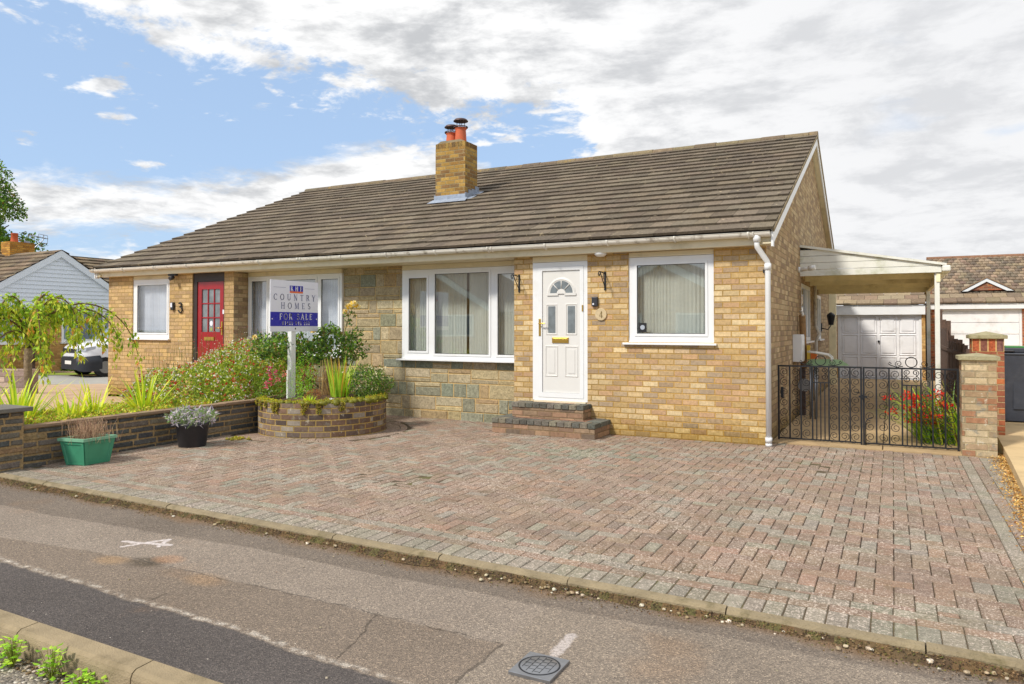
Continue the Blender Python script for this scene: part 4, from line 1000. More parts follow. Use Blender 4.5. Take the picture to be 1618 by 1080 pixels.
mb.build('fascia', m_green_wh, cp)
mb = MB(); mb.box(.003, CY0_+.013, 2.36, 2.10, CY0_+.04, 2.455); mb.build('fascia_back', m_soff, cp)
mb = MB(); mb.prism([(.0, 2.845), (2.17, 2.452), (2.17, 2.49), (.0, 2.885)], CY0_-.05, CY1_+.1, 'y'); mb.build('roof', m_green_wh, cp)
mb = MB()
for y, zb, zt_b in ((CY0_+.75, 2.300, 2.43), (CY0_+1.6, 2.270, 2.43), (CY0_+2.45, 2.235, 2.43), (CY1_-.12, 2.175, 2.43)): mb.box(.003, y, zb, 2.028, y+.05, zt_b)
y = CY0_+.045
while y < CY1_-.1: mb.box(.003, y, 2.425, 2.028, y+.142, 2.437); y += .150
mb.build('soffit', m_soff, cp)
mb = MB(); mb.box(2.03, CY0_+.014, 2.20, 2.085, CY1_, 2.335); mb.build('beam', m_soff, cp)
mb = MB(); mb.box(2.105, CY0_-.06, 2.36, 2.225, CY1_+.1, 2.455); mb.build('gutter', m_green_wh, cp, bevel=.02)
for y, w_ in ((CY0_+.03, .07), (CY1_-.2, .065)):
    mb = MB(); mb.box(2.02-w_/2+.02, y, -.02, 2.02+w_/2+.02, y+w_, 2.22 if y > 5 else 2.345); mb.build('post', m_green_wh, cp, bevel=.004)

# --- wrought iron gates
gate = thing('iron_gate', 'black wrought iron scrollwork driveway gates in two leaves between downpipe and brick pillar', 'gate', (1.07, .5, 0))
def leaf_(x0, x1, hinge_left):
    mb = MB(); y = .5; W_ = x1-x0
    mb.box(x0, y-.008, .965, x1, y+.008, .985); mb.box(x0, y-.008, .03, x1, y+.008, .048)
    c0, c1 = x0+W_*.42, x0+W_*.62
    xs = [x0, x0+W_*.14, x0+W_*.28, c0, c1, x0+W_*.74, x0+W_*.87, x1]
    for k, x in enumerate(xs):
        r = .011 if k in (0, 7) else .0090; mb.box(x-r, y-r, .0 if k in (0, 7) else .035, x+r, y+r, .985)
    for a, b in ((0, 1), (1, 2), (2, 3), (4, 5), (5, 6), (6, 7)):
        xa, xb = xs[a]+.007, xs[b]-.007; cx = (xa+xb)/2; rr = min((xb-xa)/2, .058); n = int(.91/(2*rr))
        for q in range(n):
            cz = .05+(q+.5)*(.912/n); d_ = 1 if q % 2 else -1
            mb.tube([(x_, y, z_) for x_, z_ in spiral(cx, cz, rr, (pi/2 if d_ > 0 else -pi/2), 1.55, 1 if (q+a) % 2 else -1, 16)], .0038, 4)
    mb.box(c0, y-.006, .765, c1, y+.006, .778)
    for k in range(1, 4): x = c0+(c1-c0)*k/4; mb.box(x-.007, y-.007, .04, x+.007, y+.007, .77)
    cm = (c0+c1)/2
    for s_ in (-1, 1):
        mb.tube([(x_, y, z_) for x_, z_ in spiral(cm+s_*.045, .845, .042, pi/2 if s_ < 0 else pi/2, 1.5, -s_, 14)], .005, 4); mb.tube([(x_, y, z_) for x_, z_ in spiral(cm+s_*.045, .925, .04, -pi/2, 1.5, s_, 14)], .005, 4)
        mb.tube([(x_, y, z_) for x_, z_ in spiral(cm+s_*.135, 1.030, .044, -pi/2, 1.5, s_, 14)], .004, 4)
        mb.tube([(cm+s_*.09, y, 1.0), (cm+s_*.16, y, .99), (cm+s_*.22, y, 1.01), (cm+s_*.25, y, 1.03), (cm+s_*.235, y, 1.05), (cm+s_*.215, y, 1.03)], .0055, 4)
    mb.tube([(cm+.062*cos(a*pi/10), y, 1.052+.062*sin(a*pi/10)) for a in range(20)], .0055, 4, closed=True)
    lf = mb.build('gate_leaf', m_black, gate); return lf
l1 = leaf_(.075, 1.050, True); l2 = leaf_(1.078, 2.085, False)
mb = MB(); mb.box(1.02, .475, .60, 1.12, .495, .625); mb.box(1.055, .46, .58, 1.075, .50, .64); mb.tube([(1.03, .48, .66), (1.0, .45, .665)], .008, 6); mb.build('latch', m_black, gate)
mb = MB(); mb.tube([(1.098, .485, .0), (1.098, .485, .30), (1.12, .485, .34), (1.17, .485, .36)], .007, 6); mb.build('drop_bolt', m_black, gate)
mb = MB(); mb.box(.10, .49, .56, .135, .51, .70); mb.build('lock_plate', m_black, gate)

# --- brick pillars
def pillar(x0, x1, y0, y1, zt_, m, cap, capm, label, z0=-.1):
    t = thing('brick_pillar', label, 'pillar', ((x0+x1)/2, (y0+y1)/2, 0))
    mb = MB(); mb.box(x0, y0, z0, x1, y1, zt_); mb.build('shaft', m, t)
    o = .035; mb = MB(); mb.box(x0-o, y0-o, zt_, x1+o, y1+o, zt_+.045)
    A = [(x0-o, y0-o), (x1+o, y0-o), (x1+o, y1+o), (x0-o, y1+o)]; ap = ((x0+x1)/2, (y0+y1)/2, zt_+.045+cap)
    for k in range(4): mb.face([(*A[k], zt_+.045), (*A[(k+1) % 4], zt_+.045), ap])
    mb.build('coping', capm, t, bevel=.006); return t
m_cope = mat('mossy_coping', c8(158, 150, 118), .95, var=.2, vscale=16, bump=.8, bscale=60, dirt=(c8(118, 112, 66), .8), dirts=12.)
pillar(2.105, 2.445, .25, .59, 1.10, m_pilb, .035, m_cope, 'shorter weathered grey brick gate pillar at the end of the iron gates')
rp = pillar(2.31, 2.66, 1.5, 1.86, 1.33, m_redb, .05, m_cope, 'taller red brick pillar with a stone cap behind the grey gate pillar')
mb = MB()
for k in range(4):
    a = 2.31+.35*k/4; mb.box(a+.008, 1.496, 1.17, a+.0875-.008, 1.53, 1.325, jit(R.choice([c8(176, 92, 60), c8(130, 84, 70), c8(120, 84, 76)]), .1))
mb.build('soldier_course', m_stone, rp)
mb = MB(); mb.box(2.311, 1.4975, 1.165, 2.659, 1.52, 1.33); mb.build('mortar_band', m_ochre, rp)

# --- wheelie bin next door
bn = thing('wheelie_bin', 'dark grey wheelie bin with a green lid rim standing behind the brick pillars', 'bin', (3.08, 3.25, .11))
def frustum(mb, x0, x1, y0, y1, z0, X0, X1, Y0, Y1, z1):
    a = [(x0, y0, z0), (x1, y0, z0), (x1, y1, z0), (x0, y1, z0)]; b = [(X0, Y0, z1), (X1, Y0, z1), (X1, Y1, z1), (X0, Y1, z1)]
    mb.face(a[::-1]); mb.face(b)
    for k in range(4): mb.face([a[k], a[(k+1) % 4], b[(k+1) % 4], b[k]])
mb = MB(); frustum(mb, 2.83, 3.33, 3.05, 3.50, .13, 2.79, 3.37, 3.0, 3.60, 1.08); mb.build('body', m_bin, bn, bevel=.025)
mb = MB(); mb.box(2.775, 2.985, 1.075, 3.385, 3.62, 1.11); mb.box(2.80, 3.02, 1.11, 3.36, 3.58, 1.185); mb.build('lid', m_bin, bn, bevel=.02)
mb = MB(); mb.box(2.85, 3.03, 1.183, 3.35, 3.57, 1.20); mb.build('lid_trim', mat('lid_green', c8(60, 130, 60), .5), bn)
mb = MB(); mb.box(2.82, 2.975, 1.12, 2.95, 3.03, 1.155); mb.build('hand_slot', m_bpl, bn, bevel=.015)
mb = MB(); mb.box(2.93, 3.02, .30, 3.23, 3.035, .92); mb.build('front_panel', m_bin, bn, bevel=.01)
for x in (2.86, 3.27):
    mb = MB(); mb.tube([(x, 3.56, .21), (x+.05, 3.56, .21)], .1, 16); mb.build('wheel', m_tyre, bn)

# --- garages behind
def garage(name, x0, x1, y, dx0, dx1, dz, fz0, fz1, bm, label, panels, base=.05, rows=3):
    t = thing('garage', label, 'garage', ((x0+x1)/2, y, 0))
    mb = MB(); wall(mb, 'y', y, x0, x1, -.3, fz0+.02, [(dx0-.06, dx1+.06, base-.35, dz+.05)], .1)
    mb.face([(x0, y, -.3), (x0, y, 2.1), (x0, y+5.5, 2.1), (x0, y+5.5, -.3)]); mb.face([(x1, y, -.3), (x1, y+5.5, -.3), (x1, y+5.5, 2.1), (x1, y, 2.1)]); mb.build('wall', bm, t)
    mb = MB(); plate(mb, dx0-.06, dx1+.06, base-.02, dz+.05, y+.03, [(dx0, dx1, base-.01, dz)], .06); mb.build('door_frame', m_white, t)
    mb = MB(); mb.box(dx0, y+.055, base-.01, dx1, y+.07, dz)
    if panels == 'grid':
        nc, hs = 4, [(.04, .62), (.66, 1.22), (1.26, dz-base-.06)]
        for c_ in range(nc):
            for a, b in hs:
                xa = dx0+.05+(dx1-dx0-.06)*c_/nc; xb = dx0-.01+(dx1-dx0-.06)*(c_+1)/nc
                ringz(mb, xa+.03, xb-.03, base+a+.03, base+b-.03, y+.0545, .032, .024); mb.box(xa+.06, y+.036, base+a+.06, xb-.06, y+.054, base+b-.06)
    else:
        n = 6
        for k in range(n):
            za = base+(dz-base)*k/n; zb = base+(dz-base)*(k+1)/n; mb.box(dx0+.004, y+.035, za+.012, dx1-.004, y+.054, zb-.006)
    dr = mb.build('garage_door', m_gardoor, t, bevel=.003)
    if panels == 'grid': mb = MB(); mb.tube([((dx0+dx1)/2, y+.05, 1.08), ((dx0+dx1)/2, y+.0, 1.08)], .03, 10); mb.build('handle', m_black, dr)
    mb = MB(); mb.box(x0, y-.09, fz0, x1, y-.07, fz1); mb.build('fascia', m_white, t)
    mb = MB(); xx = x0-.03
    for r in range(rows):
        ya = y-.14+r*.33; za = fz1+.02+r*.33*.36; xx = x0-.03-(.15 if r % 2 else 0)
        while xx < x1+.03:
            a, b = max(xx, x0-.03), min(xx+.33, x1+.03); xx += .33
            if b-a < .05: continue
            c = jit(R.choice([c8(134, 116, 94), c8(120, 104, 86), c8(146, 130, 106)]), .12); z_ = R.uniform(-.006, .006)
            mb.face([(a+.004, ya, za+.04+z_), (b-.004, ya, za+.04+z_), (b-.004, ya+.35, za+.04+.33*.36), (a+.004, ya+.35, za+.04+.33*.36)], col=c)
            mb.face([(a+.004, ya, za+z_), (b-.004, ya, za+z_), (b-.004, ya, za+.04+z_), (a+.004, ya, za+.04+z_)], col=tuple(q*.75 for q in c))
    za = fz1+.02+rows*.33*.36-.03; mb.face([(x0, y-.1, fz1+.015), (x1, y-.1, fz1+.015), (x1, y+.33*rows-.16, za), (x0, y+.33*rows-.16, za)], col=c8(60, 52, 44)); mb.face([(x0, y+.33*rows-.16, za), (x1, y+.33*rows-.16, za), (x1, y+5.5, za-.2), (x0, y+5.5, za-.2)], col=c8(100, 90, 76))
    mb.build('roof', m_tile, t); return t
garage('garage', -.10, 2.175, 12.75, .10, 2.03, 1.815, 1.81, 2.06, m_garb, 'small garage with a white panelled up-and-over door at the end of the side path', 'grid')
garage('garage', 2.33, 5.2, 13.6, 2.56, 4.36, 1.90, 1.96, 2.10, m_redb, 'neighbouring garage with a ribbed white door seen above the fence', 'ribs', rows=2)

# --- house behind with a small front gable
hb = thing('distant_house', 'brown tiled house behind the garages with a small white-edged brick gable in its roof', 'house', (8, 22, 0))
mb = MB(); wall(mb, 'y', 20.1, 2.8, 18, -.3, 2.7, []); mb.face([(2.8, 20.1, -.3), (2.8, 20.1, 2.7), (2.8, 27.9, 2.7), (2.8, 27.9, -.3)]); mb.face([(2.8, 20.1, 2.7), (2.8, 24, 4.1), (2.8, 27.9, 2.7)]); mb.build('wall', m_redb, hb)
mb = MB(); n = 13
for r in range(n):
    t0, t1 = r/n, (r+1)/n; ya, yb = 19.85+4.15*t0, 19.85+4.15*t1; za, zb = 2.60+1.56*t0, 2.60+1.56*t1; xx = 2.64-(.1 if r % 2 else 0)
    while xx < 12:
        a, b = max(xx, 2.64), xx+.20; xx += .20; c = jit(R.choice([c8(136, 118, 98), c8(122, 106, 90), c8(148, 130, 108), c8(110, 98, 84)]), .14)
        mb.face([(a+.006, ya, za+.05), ((a+b)/2, ya, za+.075), ((a+b)/2, yb, zb+.04), (a+.006, yb, zb+.02)], col=c); mb.face([((a+b)/2, ya, za+.075), (b-.006, ya, za+.05), (b-.006, yb, zb+.02), ((a+b)/2, yb, zb+.04)], col=c)
        mb.face([(a+.006, ya, za), (b-.006, ya, za), (b-.006, ya, za+.05), ((a+b)/2, ya, za+.075), (a+.006, ya, za+.05)], col=tuple(q*.7 for q in c))
mb.face([(12, 19.85, 2.62), (19, 19.85, 2.62), (19, 24, 4.18), (12, 24, 4.18)], col=c8(130, 108, 88)); mb.face([(2.64, 24, 4.17), (19, 24, 4.17), (19, 28.1, 2.6), (2.64, 28.1, 2.6)], col=c8(130, 108, 88))
mb.face([(2.66, 19.85, 2.59), (12, 19.85, 2.59), (12, 24, 4.14), (2.66, 24, 4.14)], col=c8(50, 42, 36))
mb.tube([(2.62, 24, 4.17), (12, 24, 4.17)], .09, 8, col=c8(134, 100, 78)); mb.build('roof', m_fartile, hb)
DX, DZ, DY = 4.24, 3.10, 19.9
mb = MB(); mb.prism([(DX-.62, 2.72), (DX+.66, 2.72), (DX, DZ-.06)], DY-.05, DY+1.2, 'y'); mb.build('gable', m_redb, hb)
mb = MB(); mb.prism([(DX-.72, 2.69), (DX-.55, 2.69), (DX, DZ-.09), (DX+.57, 2.69), (DX+.76, 2.69), (DX, DZ+.02)], DY-.10, DY-.055, 'y'); mb.build('bargeboard', m_white, hb)
mb = MB(); mb.prism([(DX-.75, 2.70), (DX, DZ+.03), (DX+.79, 2.70), (DX+.79, 2.74), (DX, DZ+.08), (DX-.75, 2.74)], DY-.12, DY+1.1, 'y', col=c8(140, 116, 94)); mb.build('gable_roof', m_fartile, hb)

# --- close-boarded fence and stepped posts
fn = thing('fence', 'dark stained close-boarded fence running back beside the garage', 'fence', (2.42, 9, 0))
mb = MB(); y = 2.3
while y < 12.9:
    h = 1.45 if y > 9.2 else (1.18 if y > 5 else 1.05); h += R.uniform(-.015, .015); mb.box(2.475, y, .0, 2.495, y+.115, h); y += .12
mb.build('boards', m_fence, fn)
for k, (y, h) in enumerate(((3.2, 1.12), (4.4, 1.12), (5.4, 1.16), (6.5, 1.24), (7.6, 1.24), (8.6, 1.30), (9.6, 1.62), (11.2, 1.66), (12.7, 1.95))):
    mb = MB(); mb.box(2.47, y, 0, 2.57, y+.1, h); mb.build('post', m_fence, fn)
mb = MB(); mb.box(2.455, 2.3, .35, 2.475, 12.9, .43); mb.box(2.455, 2.3, .95, 2.475, 12.9, 1.03); mb.build('rail', m_fence, fn)

# --- green wheelbarrow standing inside the gate, and a roll of bamboo screen
wb = thing('wheelbarrow', 'upturned green wheelbarrow with pale tube handles behind the gate', 'wheelbarrow', (.3, 3.0, 0))
mb = MB(); TZ = .875
ring = [(-.02+.0, .0), (.10, -.22), (.45, -.20), (.66, .0), (.45, .20), (.10, .22)]
low = [(.17+p[0]*.96, 3.0+p[1], TZ) for p in ring]; top = [(.17+.07+p[0]*.66, 3.0+p[1]*.7, TZ+.09) for p in ring]
mb.face(top); [mb.face([low[k], low[(k+1) % 6], top[(k+1) % 6], top[k]], sm=True) for k in range(6)]; mb.build('tray', mat('barrow_green', c8(128, 156, 110), .5, var=.15, dirt=(c8(90, 110, 80), .5)), wb, bevel=.015)
mb = MB(); mb.tube([(.20, 2.86, 1.09), (.30, 2.86, 1.075), (.50, 2.86, 1.04), (.545, 2.86, 1.0), (.56, 2.86, .86)], .015, 8); mb.tube([(.20, 3.14, 1.09), (.30, 3.14, 1.075), (.50, 3.14, 1.04), (.545, 3.14, 1.0), (.56, 3.14, .86)], .015, 8); mb.build('handle_tube', m_gut, wb)
for x, y in ((.24, 2.86), (.24, 3.14), (.31, 2.86), (.31, 3.14)):
    mb = MB(); mb.tube([(x, y, .03), (x, y, .88)], .014, 6); mb.build('leg', m_steel, wb)
mb = MB(); mb.tube([(.14, 2.98, .55), (.14, 3.02, .55)], .10, 18); mb.build('wheel', m_steel, wb)
bs = thing('bamboo_roll', 'rolled brown bamboo screen with a yellow and orange tub leaning on the side wall', 'garden screen', (.10, 3.35, 0))
mb = MB(); mb.tube([(.10, 3.35, .80), (.075, 3.4, 1.68)], .052, 10); mb.build('screen_roll', m_felt, bs)
mb = MB(); mb.tube([(.09, 3.35, 1.66), (.075, 3.4, 1.72), (.03, 3.42, 1.74)], .022, 8); mb.build('pole_tip', m_gut, bs)
mb = MB(); mb.box(.15, 3.3, .93, .20, 3.36, 1.18); mb.build('yellow_strip', m_yel, bs); mb = MB(); mb.box(.21, 3.3, .93, .30, 3.4, 1.05); mb.build('orange_tub', m_org, bs); mb = MB(); mb.box(.03, 3.30, .0, .12, 3.42, .80); mb.build('stand', m_fence, bs)

# --- low slate wall with its end pier
lw = thing('garden_wall', 'low dark slate-coloured brick boundary wall with a thin coping and square end pier', 'wall', (-6.76, -3.5, 0))
slc = [c8(98, 97, 92), c8(84, 85, 84), c8(114, 108, 98), c8(76, 78, 78), c8(122, 112, 98), c8(104, 98, 88), c8(94, 92, 88)]
def slate(mb, u0, u1, v0, v1, P, hh=.075, top=None):
    v = v0
    while v < v1-.02:
        u = u0-R.uniform(0, .25); vb = min(v+hh, v1)
        while u < u1:
            w_ = R.choice([.22, .32, .42, .5]); a, b = max(u, u0), min(u+w_, u1); u += w_
            c = R.choice(slc) if R.random() > .05 else c8(140, 118, 88)
            stone(mb, a, b, v, vb, P, jit(c, .12), .014, .009, .005)
        v = vb
mb = MB(); slate(mb, -5.14, -1.78, -.03, .405, lambda u, v, h: (-6.735+h, u, v)); mb.box(-6.83, -5.14, -.05, -6.731, -1.78, .40, c8(160, 136, 98)); mb.build('wall_face', m_slate, lw)
mb = MB(); u = -5.14
while u < -1.78: b = min(u+.44, -1.78); mb.box(-6.86, u+.003, .405, -6.70, b-.003, .440+R.uniform(-.003, .003)); u = b
mb.build('coping', mat('brown_coping', c8(142, 118, 96), .9, var=.18, vscale=10, bump=.5, dirt=(c8(120, 116, 80), .5)), lw, bevel=.006)
mb = MB(); slate(mb, -5.47, -5.14, -.06, .60, lambda u, v, h: (-6.70+h, u, v)); slate(mb, -7.10, -6.70, -.06, .60, lambda u, v, h: (u, -5.47-h, v)); slate(mb, -7.10, -6.70, .44, .60, lambda u, v, h: (-u-13.8, -5.14+h, v))
mb.box(-7.10, -5.469, -.1, -6.697, -5.141, .60, c8(160, 136, 98)); pr_ = mb.build('pier', m_slate, lw)
mb = MB(); mb.box(-7.16, -5.53, .60, -6.63, -5.08, .645); mb.build('pier_cap', mat('slate_cap', c8(108, 104, 98), .8, var=.2, bump=.5, dirt=(c8(150, 140, 110), .4)), lw, bevel=.008)

# --- round brick planter
pl = thing('round_planter', 'round brick planter with mossy rim beside the driveway', 'planter', (BX, BY, 0))
mb = MB(); mb.lathe([(BR, -.05), (BR, .455)], BX, BY, 0, 72, uvr=BR); mb.build('wall', m_bedb, pl)
mb = MB(); mb.lathe([(BR, .455), (BR-.11, .46), (BR-.11, .38)], BX, BY, 0, 72, uvr=BR); mb.build('rim', m_bedb, pl)
mb = MB(); mb.lathe([(BR-.10, .40), (BR*.6, .44), (.3, .47), (0, .48)], BX, BY, 0, 40); mb.build('soil', m_soil, pl)
# moss: a ragged cushion over the rim with tufts hanging down the brickwork
rm = random.Random(3)
def blob(mb, x, y, z, r, col=None, fl=.7):
    mb_i = len(mb.v); n, m_ = 6, 4
    for k in range(m_+1):
        t = -pi/2+pi*k/m_
        for j in range(n):
            q = r*(1+rm.uniform(-.28, .28)); a = 2*pi*j/n+rm.random()*.5; mb.v.append((x+q*cos(t)*cos(a), y+q*cos(t)*sin(a), z+q*sin(t)*fl))
    for k in range(m_):
        for j in range(n): mb.f.append((mb_i+k*n+j, mb_i+k*n+(j+1) % n, mb_i+(k+1)*n+(j+1) % n, mb_i+(k+1)*n+j)); mb.uv.append(None); mb.c.append(col); mb.sm.append(True)
mb = MB()
def mosstuft(mb, x, y, z, r, cols, n=14, out=(0, 0, 1)):
    for _ in range(n):
        d_ = Vector((rm.gauss(0, 1), rm.gauss(0, 1), rm.gauss(0, 1)+.6)).normalized(); p = Vector((x, y, z))+d_*r*rm.uniform(.3, 1.); s_ = rm.uniform(.006, .013); t_ = d_.orthogonal().normalized()
        q = p+d_*s_*1.6; c = jit(rm.choice(cols), .25, rm); mb.face([p-t_*s_*.5, p+t_*s_*.5, q], col=c)
mossc = [c8(172, 172, 34), c8(146, 154, 36), c8(188, 170, 44), c8(120, 130, 34), c8(160, 126, 50)]
for k in range(230):
    a = -2.5+3.6*k/230+rm.uniform(-.01, .01); rr = BR-.05+rm.uniform(-.06, .045); dens = .6+.4*sin(a*5)+rm.uniform(-.3, .3)
    if dens < .15: continue
    x, y = BX+rr*cos(a), BY+rr*sin(a); z = .462; r_ = rm.uniform(.020, .044)*(1.5 if a > -.9 else 1.); blob(mb, x, y, z, r_, c8(112, 112, 34)); mosstuft(mb, x, y, z, r_*1.05, mossc, 26)
for k in range(15):
    a = rm.choice([-2.35, -2.22, -2.05, -1.8, -1.62, -1.15, -.95, -.6])+rm.uniform(-.07, .07); L = rm.uniform(.06, .17)
    for q in range(7):
        z = .455-L*q/7; x, y = BX+(BR+.012)*cos(a+rm.uniform(-.02, .02)), BY+(BR+.012)*sin(a+rm.uniform(-.02, .02)); r_ = .026*(1-.08*q); blob(mb, x, y, z, r_, c8(108, 96, 34)); mosstuft(mb, x, y, z, r_*1.1, mossc, 16)
mb.build('moss', m_leaf, pl)
mb = MB(); blob(mb, -5.52, -1.72, .47, .05, None, .5); mb.build('white_stone', m_boardw, pl)

# --- for-sale board
sg = thing('for_sale_sign', 'white and blue FOR SALE board on a white post in the round planter', 'sign', (-6.43, -1.52, .40))
SY0, SY1, SZ0, SZ1 = -2.0, -1.03, 1.415, 2.155; bxp = -6.40
mb = MB(); mb.box(bxp-.008, SY0, SZ0, bxp, SY1, SZ1); bd = mb.build('board', m_boardw, sg)
mb = MB(); mb.box(bxp-.085, -1.575, .40, bxp-.010, -1.485, 2.05); mb.build('post', m_white, sg, bevel=.004)
mb = MB(); mb.box(bxp-.05, -1.63, .40, bxp-.02, -1.585, .85); mb.build('peg', m_white, sg)
F = lambda fu: SY0+fu*(SY1-SY0); V = lambda fv: SZ1-fv*(SZ1-SZ0)
mb = MB(); mb.box(bxp, SY0, V(.895), bxp+.002, SY1, V(.62)); bb = mb.build('blue_band', m_blue, bd)
PS = lambda u, v, h: (bxp+.0015+h, u, v)
mb = MB(); cw_ = SY1-SY0; ch_ = SZ1-SZ0
write(mb, 'COUNTRY', PS, F(.065), V(.387), ch_*.118, .001, width=cw_*.87, bold=.85); write(mb, 'HOMES', PS, F(.21), V(.552), ch_*.118, .001, width=cw_*.62, bold=.85)
for a, b in ((.06, .31), (.70, .92)): mb.face([PS(F(a), V(.142), .0005), PS(F(b), V(.142), .0005), PS(F(b), V(.138), .0005), PS(F(a), V(.138), .0005)])
mb.build('lettering', m_navy, bd)
mb = MB(); write(mb, 'FOR SALE', PS, F(.18), V(.765), ch_*.115, .0025, width=cw_*.69, bold=1.05); write(mb, '01622 942 222', PS, F(.235), V(.872), ch_*.070, .0025, width=cw_*.58, bold=1.25, serif=False)
for a in (.035, .965): mb.prism([(F(a)+.010*cos(k*pi/6), V(.755)+.010*sin(k*pi/6)) for k in range(12)], bxp+.002, bxp+.005, 'x')
mb.build('lettering', m_letw, bd)
mb = MB(); mb.box(bxp, F(.39), V(.205), bxp+.003, F(.665), V(.095)); lg = mb.build('logo_block', m_blue, bd)
mb = MB(); mb.box(bxp, F(.39), V(.24), bxp+.003, F(.665), V(.207)); mb.build('logo_bar', m_orange, bd)
mb = MB(); write(mb, 'KHP', PS, F(.405), V(.197), ch_*.088, .0025, width=cw_*.245, bold=1.5); mb.build('lettering', m_letw, lg)
mb = MB(); mb.prism([(F(.51)+.010*cos(k*pi/6), V(.945)+.014*sin(k*pi/6)) for k in range(12)], bxp, bxp+.003, 'x'); mb.build('screw', m_black, bd)

# ================================================================== PLANTS
rv = random.Random(11); V3 = Vector
def kite(mb, p, d_, L, w, col, fold=.25, sidev=None):
    s_ = sidev or d_.cross(Vector((rv.gauss(0, 1), rv.gauss(0, 1), rv.gauss(0, 1))))
    if s_.length < 1e-5: s_ = d_.orthogonal()
    s_.normalize(); nrm = d_.cross(s_)
    a, b = p+d_*L*.45+s_*w*.5+nrm*w*fold, p+d_*L*.45-s_*w*.5+nrm*w*fold; t = p+d_*L
    mb.face([p, a, t], col=col); mb.face([p, t, b], col=col)
def rdir(up=0.): return Vector((rv.gauss(0, 1), rv.gauss(0, 1), rv.gauss(0, 1)+up)).normalized()
def blade(mb, base, az_, lean, L, w, col, n=6, droop=.8):
    p = Vector(base); el = pi/2-lean; s_ = Vector((-sin(az_), cos(az_), 0)); prev = None
    for k in range(n+1):
        t = k/n; ww = w*(1-t**2.2)*.5+.0005; q = (p+s_*ww, p-s_*ww)
        if prev: mb.face([prev[1], q[1], q[0], prev[0]], col=col if k < n else tuple(c*1.15 for c in col))
        prev = q; e = el-droop*t*t; p = p+Vector((cos(az_)*cos(e), sin(az_)*cos(e), sin(e)))*L/n
def clump(name, label, cat, base, n, L, w, cols, spread=.12, lean=(.05, .6), droop=(.2, 1.1), parent=None, group=None, flower=None, azr=(0, 2*pi)):
    mb = MB(); b = Vector(base)
    for _ in range(n):
        a = rv.uniform(*azr); r = rv.uniform(0, spread); blade(mb, (b.x+r*cos(a), b.y+r*sin(a), b.z), a+rv.uniform(-.4, .4), rv.uniform(*lean), L*rv.uniform(.55, 1.1), w*rv.uniform(.7, 1.2), jit(rv.choice(cols), .15, rv), 6, rv.uniform(*droop))
    t = thing(name, label, cat, base, group) if not parent else parent
    mb.build('leaves', m_leaf, t)
    if flower:
        mb = MB(); stem = MB(); fc, fn, fh = flower
        for _ in range(fn):
            a = rv.uniform(0, 2*pi); r = rv.uniform(0, spread+.16); x, y = b.x+r*cos(a), b.y+r*sin(a); h = b.z+fh*rv.uniform(.7, 1.05); ex, ey = x+rv.uniform(-.08, .08), y+rv.uniform(-.08, .08)
            stem.tube([(b.x+r*.3*cos(a), b.y+r*.3*sin(a), b.z), (x, y, (b.z+h)/2), (ex, ey, h)], .003, 4, col=c8(120, 110, 50))
            for q in range(9):
                o = Vector((ex+rv.uniform(-.05, .05), ey+rv.uniform(-.05, .05), h+rv.uniform(-.03, .02)))
                for _k in range(4): kite(mb, o, rdir(.3), .03, .016, jit(rv.choice(fc), .15, rv))
        stem.build('stems', m_rust, t); mb.build('flowers', m_petal, t)
    return t
def foliage(mb, f_in, box_, n, L, w, cols, up=.3, shade=True):
    x0, x1, y0, y1, z0, z1 = box_; k = 0; tries = 0
    while k < n and tries < n*30:
        tries += 1; p = Vector((rv.uniform(x0, x1), rv.uniform(y0, y1), rv.uniform(z0, z1))); v = f_in(p)
        if v <= 0 or rv.random() > v: continue
        kite(mb, p, rdir(up), L*rv.uniform(.6, 1.3), w*rv.uniform(.7, 1.2), jit(rv.choice(cols), .18, rv)); k += 1
gY = [c8(170, 186, 40), c8(150, 172, 36), c8(192, 196, 60), c8(128, 158, 34)]
gS = [c8(180, 188, 44), c8(160, 178, 40), c8(196, 196, 62), c8(136, 164, 40)]
gM = [c8(104, 138, 44), c8(88, 124, 40), c8(126, 156, 52), c8(74, 106, 36)]
gD = [c8(58, 88, 36), c8(72, 102, 40), c8(50, 74, 34), c8(98, 116, 44), c8(112, 98, 46)]
from mathutils import noise as MN
def ellip(c, r, rough=.35, sc=2.2, shell=.35, inner=.18):
    c = Vector(c)
    def f(p):
        q = Vector(((p.x-c.x)/r[0], (p.y-c.y)/r[1], (p.z-c.z)/r[2])); d_ = q.length; e = 1+rough*MN.noise(p*sc)
        if d_ > e: return 0
        return 1. if d_ > e-shell else inner
    return f
# big hot-lips bush over the wall
t = thing('flowering_shrub', 'large rounded green shrub covered in tiny red and white flowers behind the low wall', 'shrub', (-7.75, -1.7, .1))
E1 = ellip((-7.75, -1.95, .52), (.80, 1.05, .44), .25, 2.2, .3, .06); E2 = ellip((-7.70, -1.15, .68), (.85, .85, .55), .25, 2.2, .3, .06); E3 = ellip((-7.7, -.5, .70), (.6, .55, .45), .25, 2.2, .3, .06)
un = lambda p: max(E1(p), E2(p), E3(p)); BXX = (-8.8, -6.78, -3.2, .1, .12, 1.42)
mb = MB(); foliage(mb, un, BXX, 30000, .044, .022, [c8(134, 152, 48), c8(114, 138, 42), c8(154, 168, 60), c8(92, 118, 38), c8(170, 176, 66)], .5); mb.build('leaves', m_leaf, t)
mb = MB()
for _ in range(26): a, b = rv.uniform(-8.3, -7.1), rv.uniform(-2.7, -.4); mb.tube([(-7.75+(a+7.75)*.3, -1.5+(b+1.5)*.4, .1), ((a-7.75)/2, b, .55), (a, b, .95)], .006, 4, col=c8(110, 90, 54))
mb.build('stems', m_rust, t)
mb = MB()
shell = lambda p: max(ellip_s(p) for ellip_s in (E1, E2, E3))
k = 0; tr_ = 0
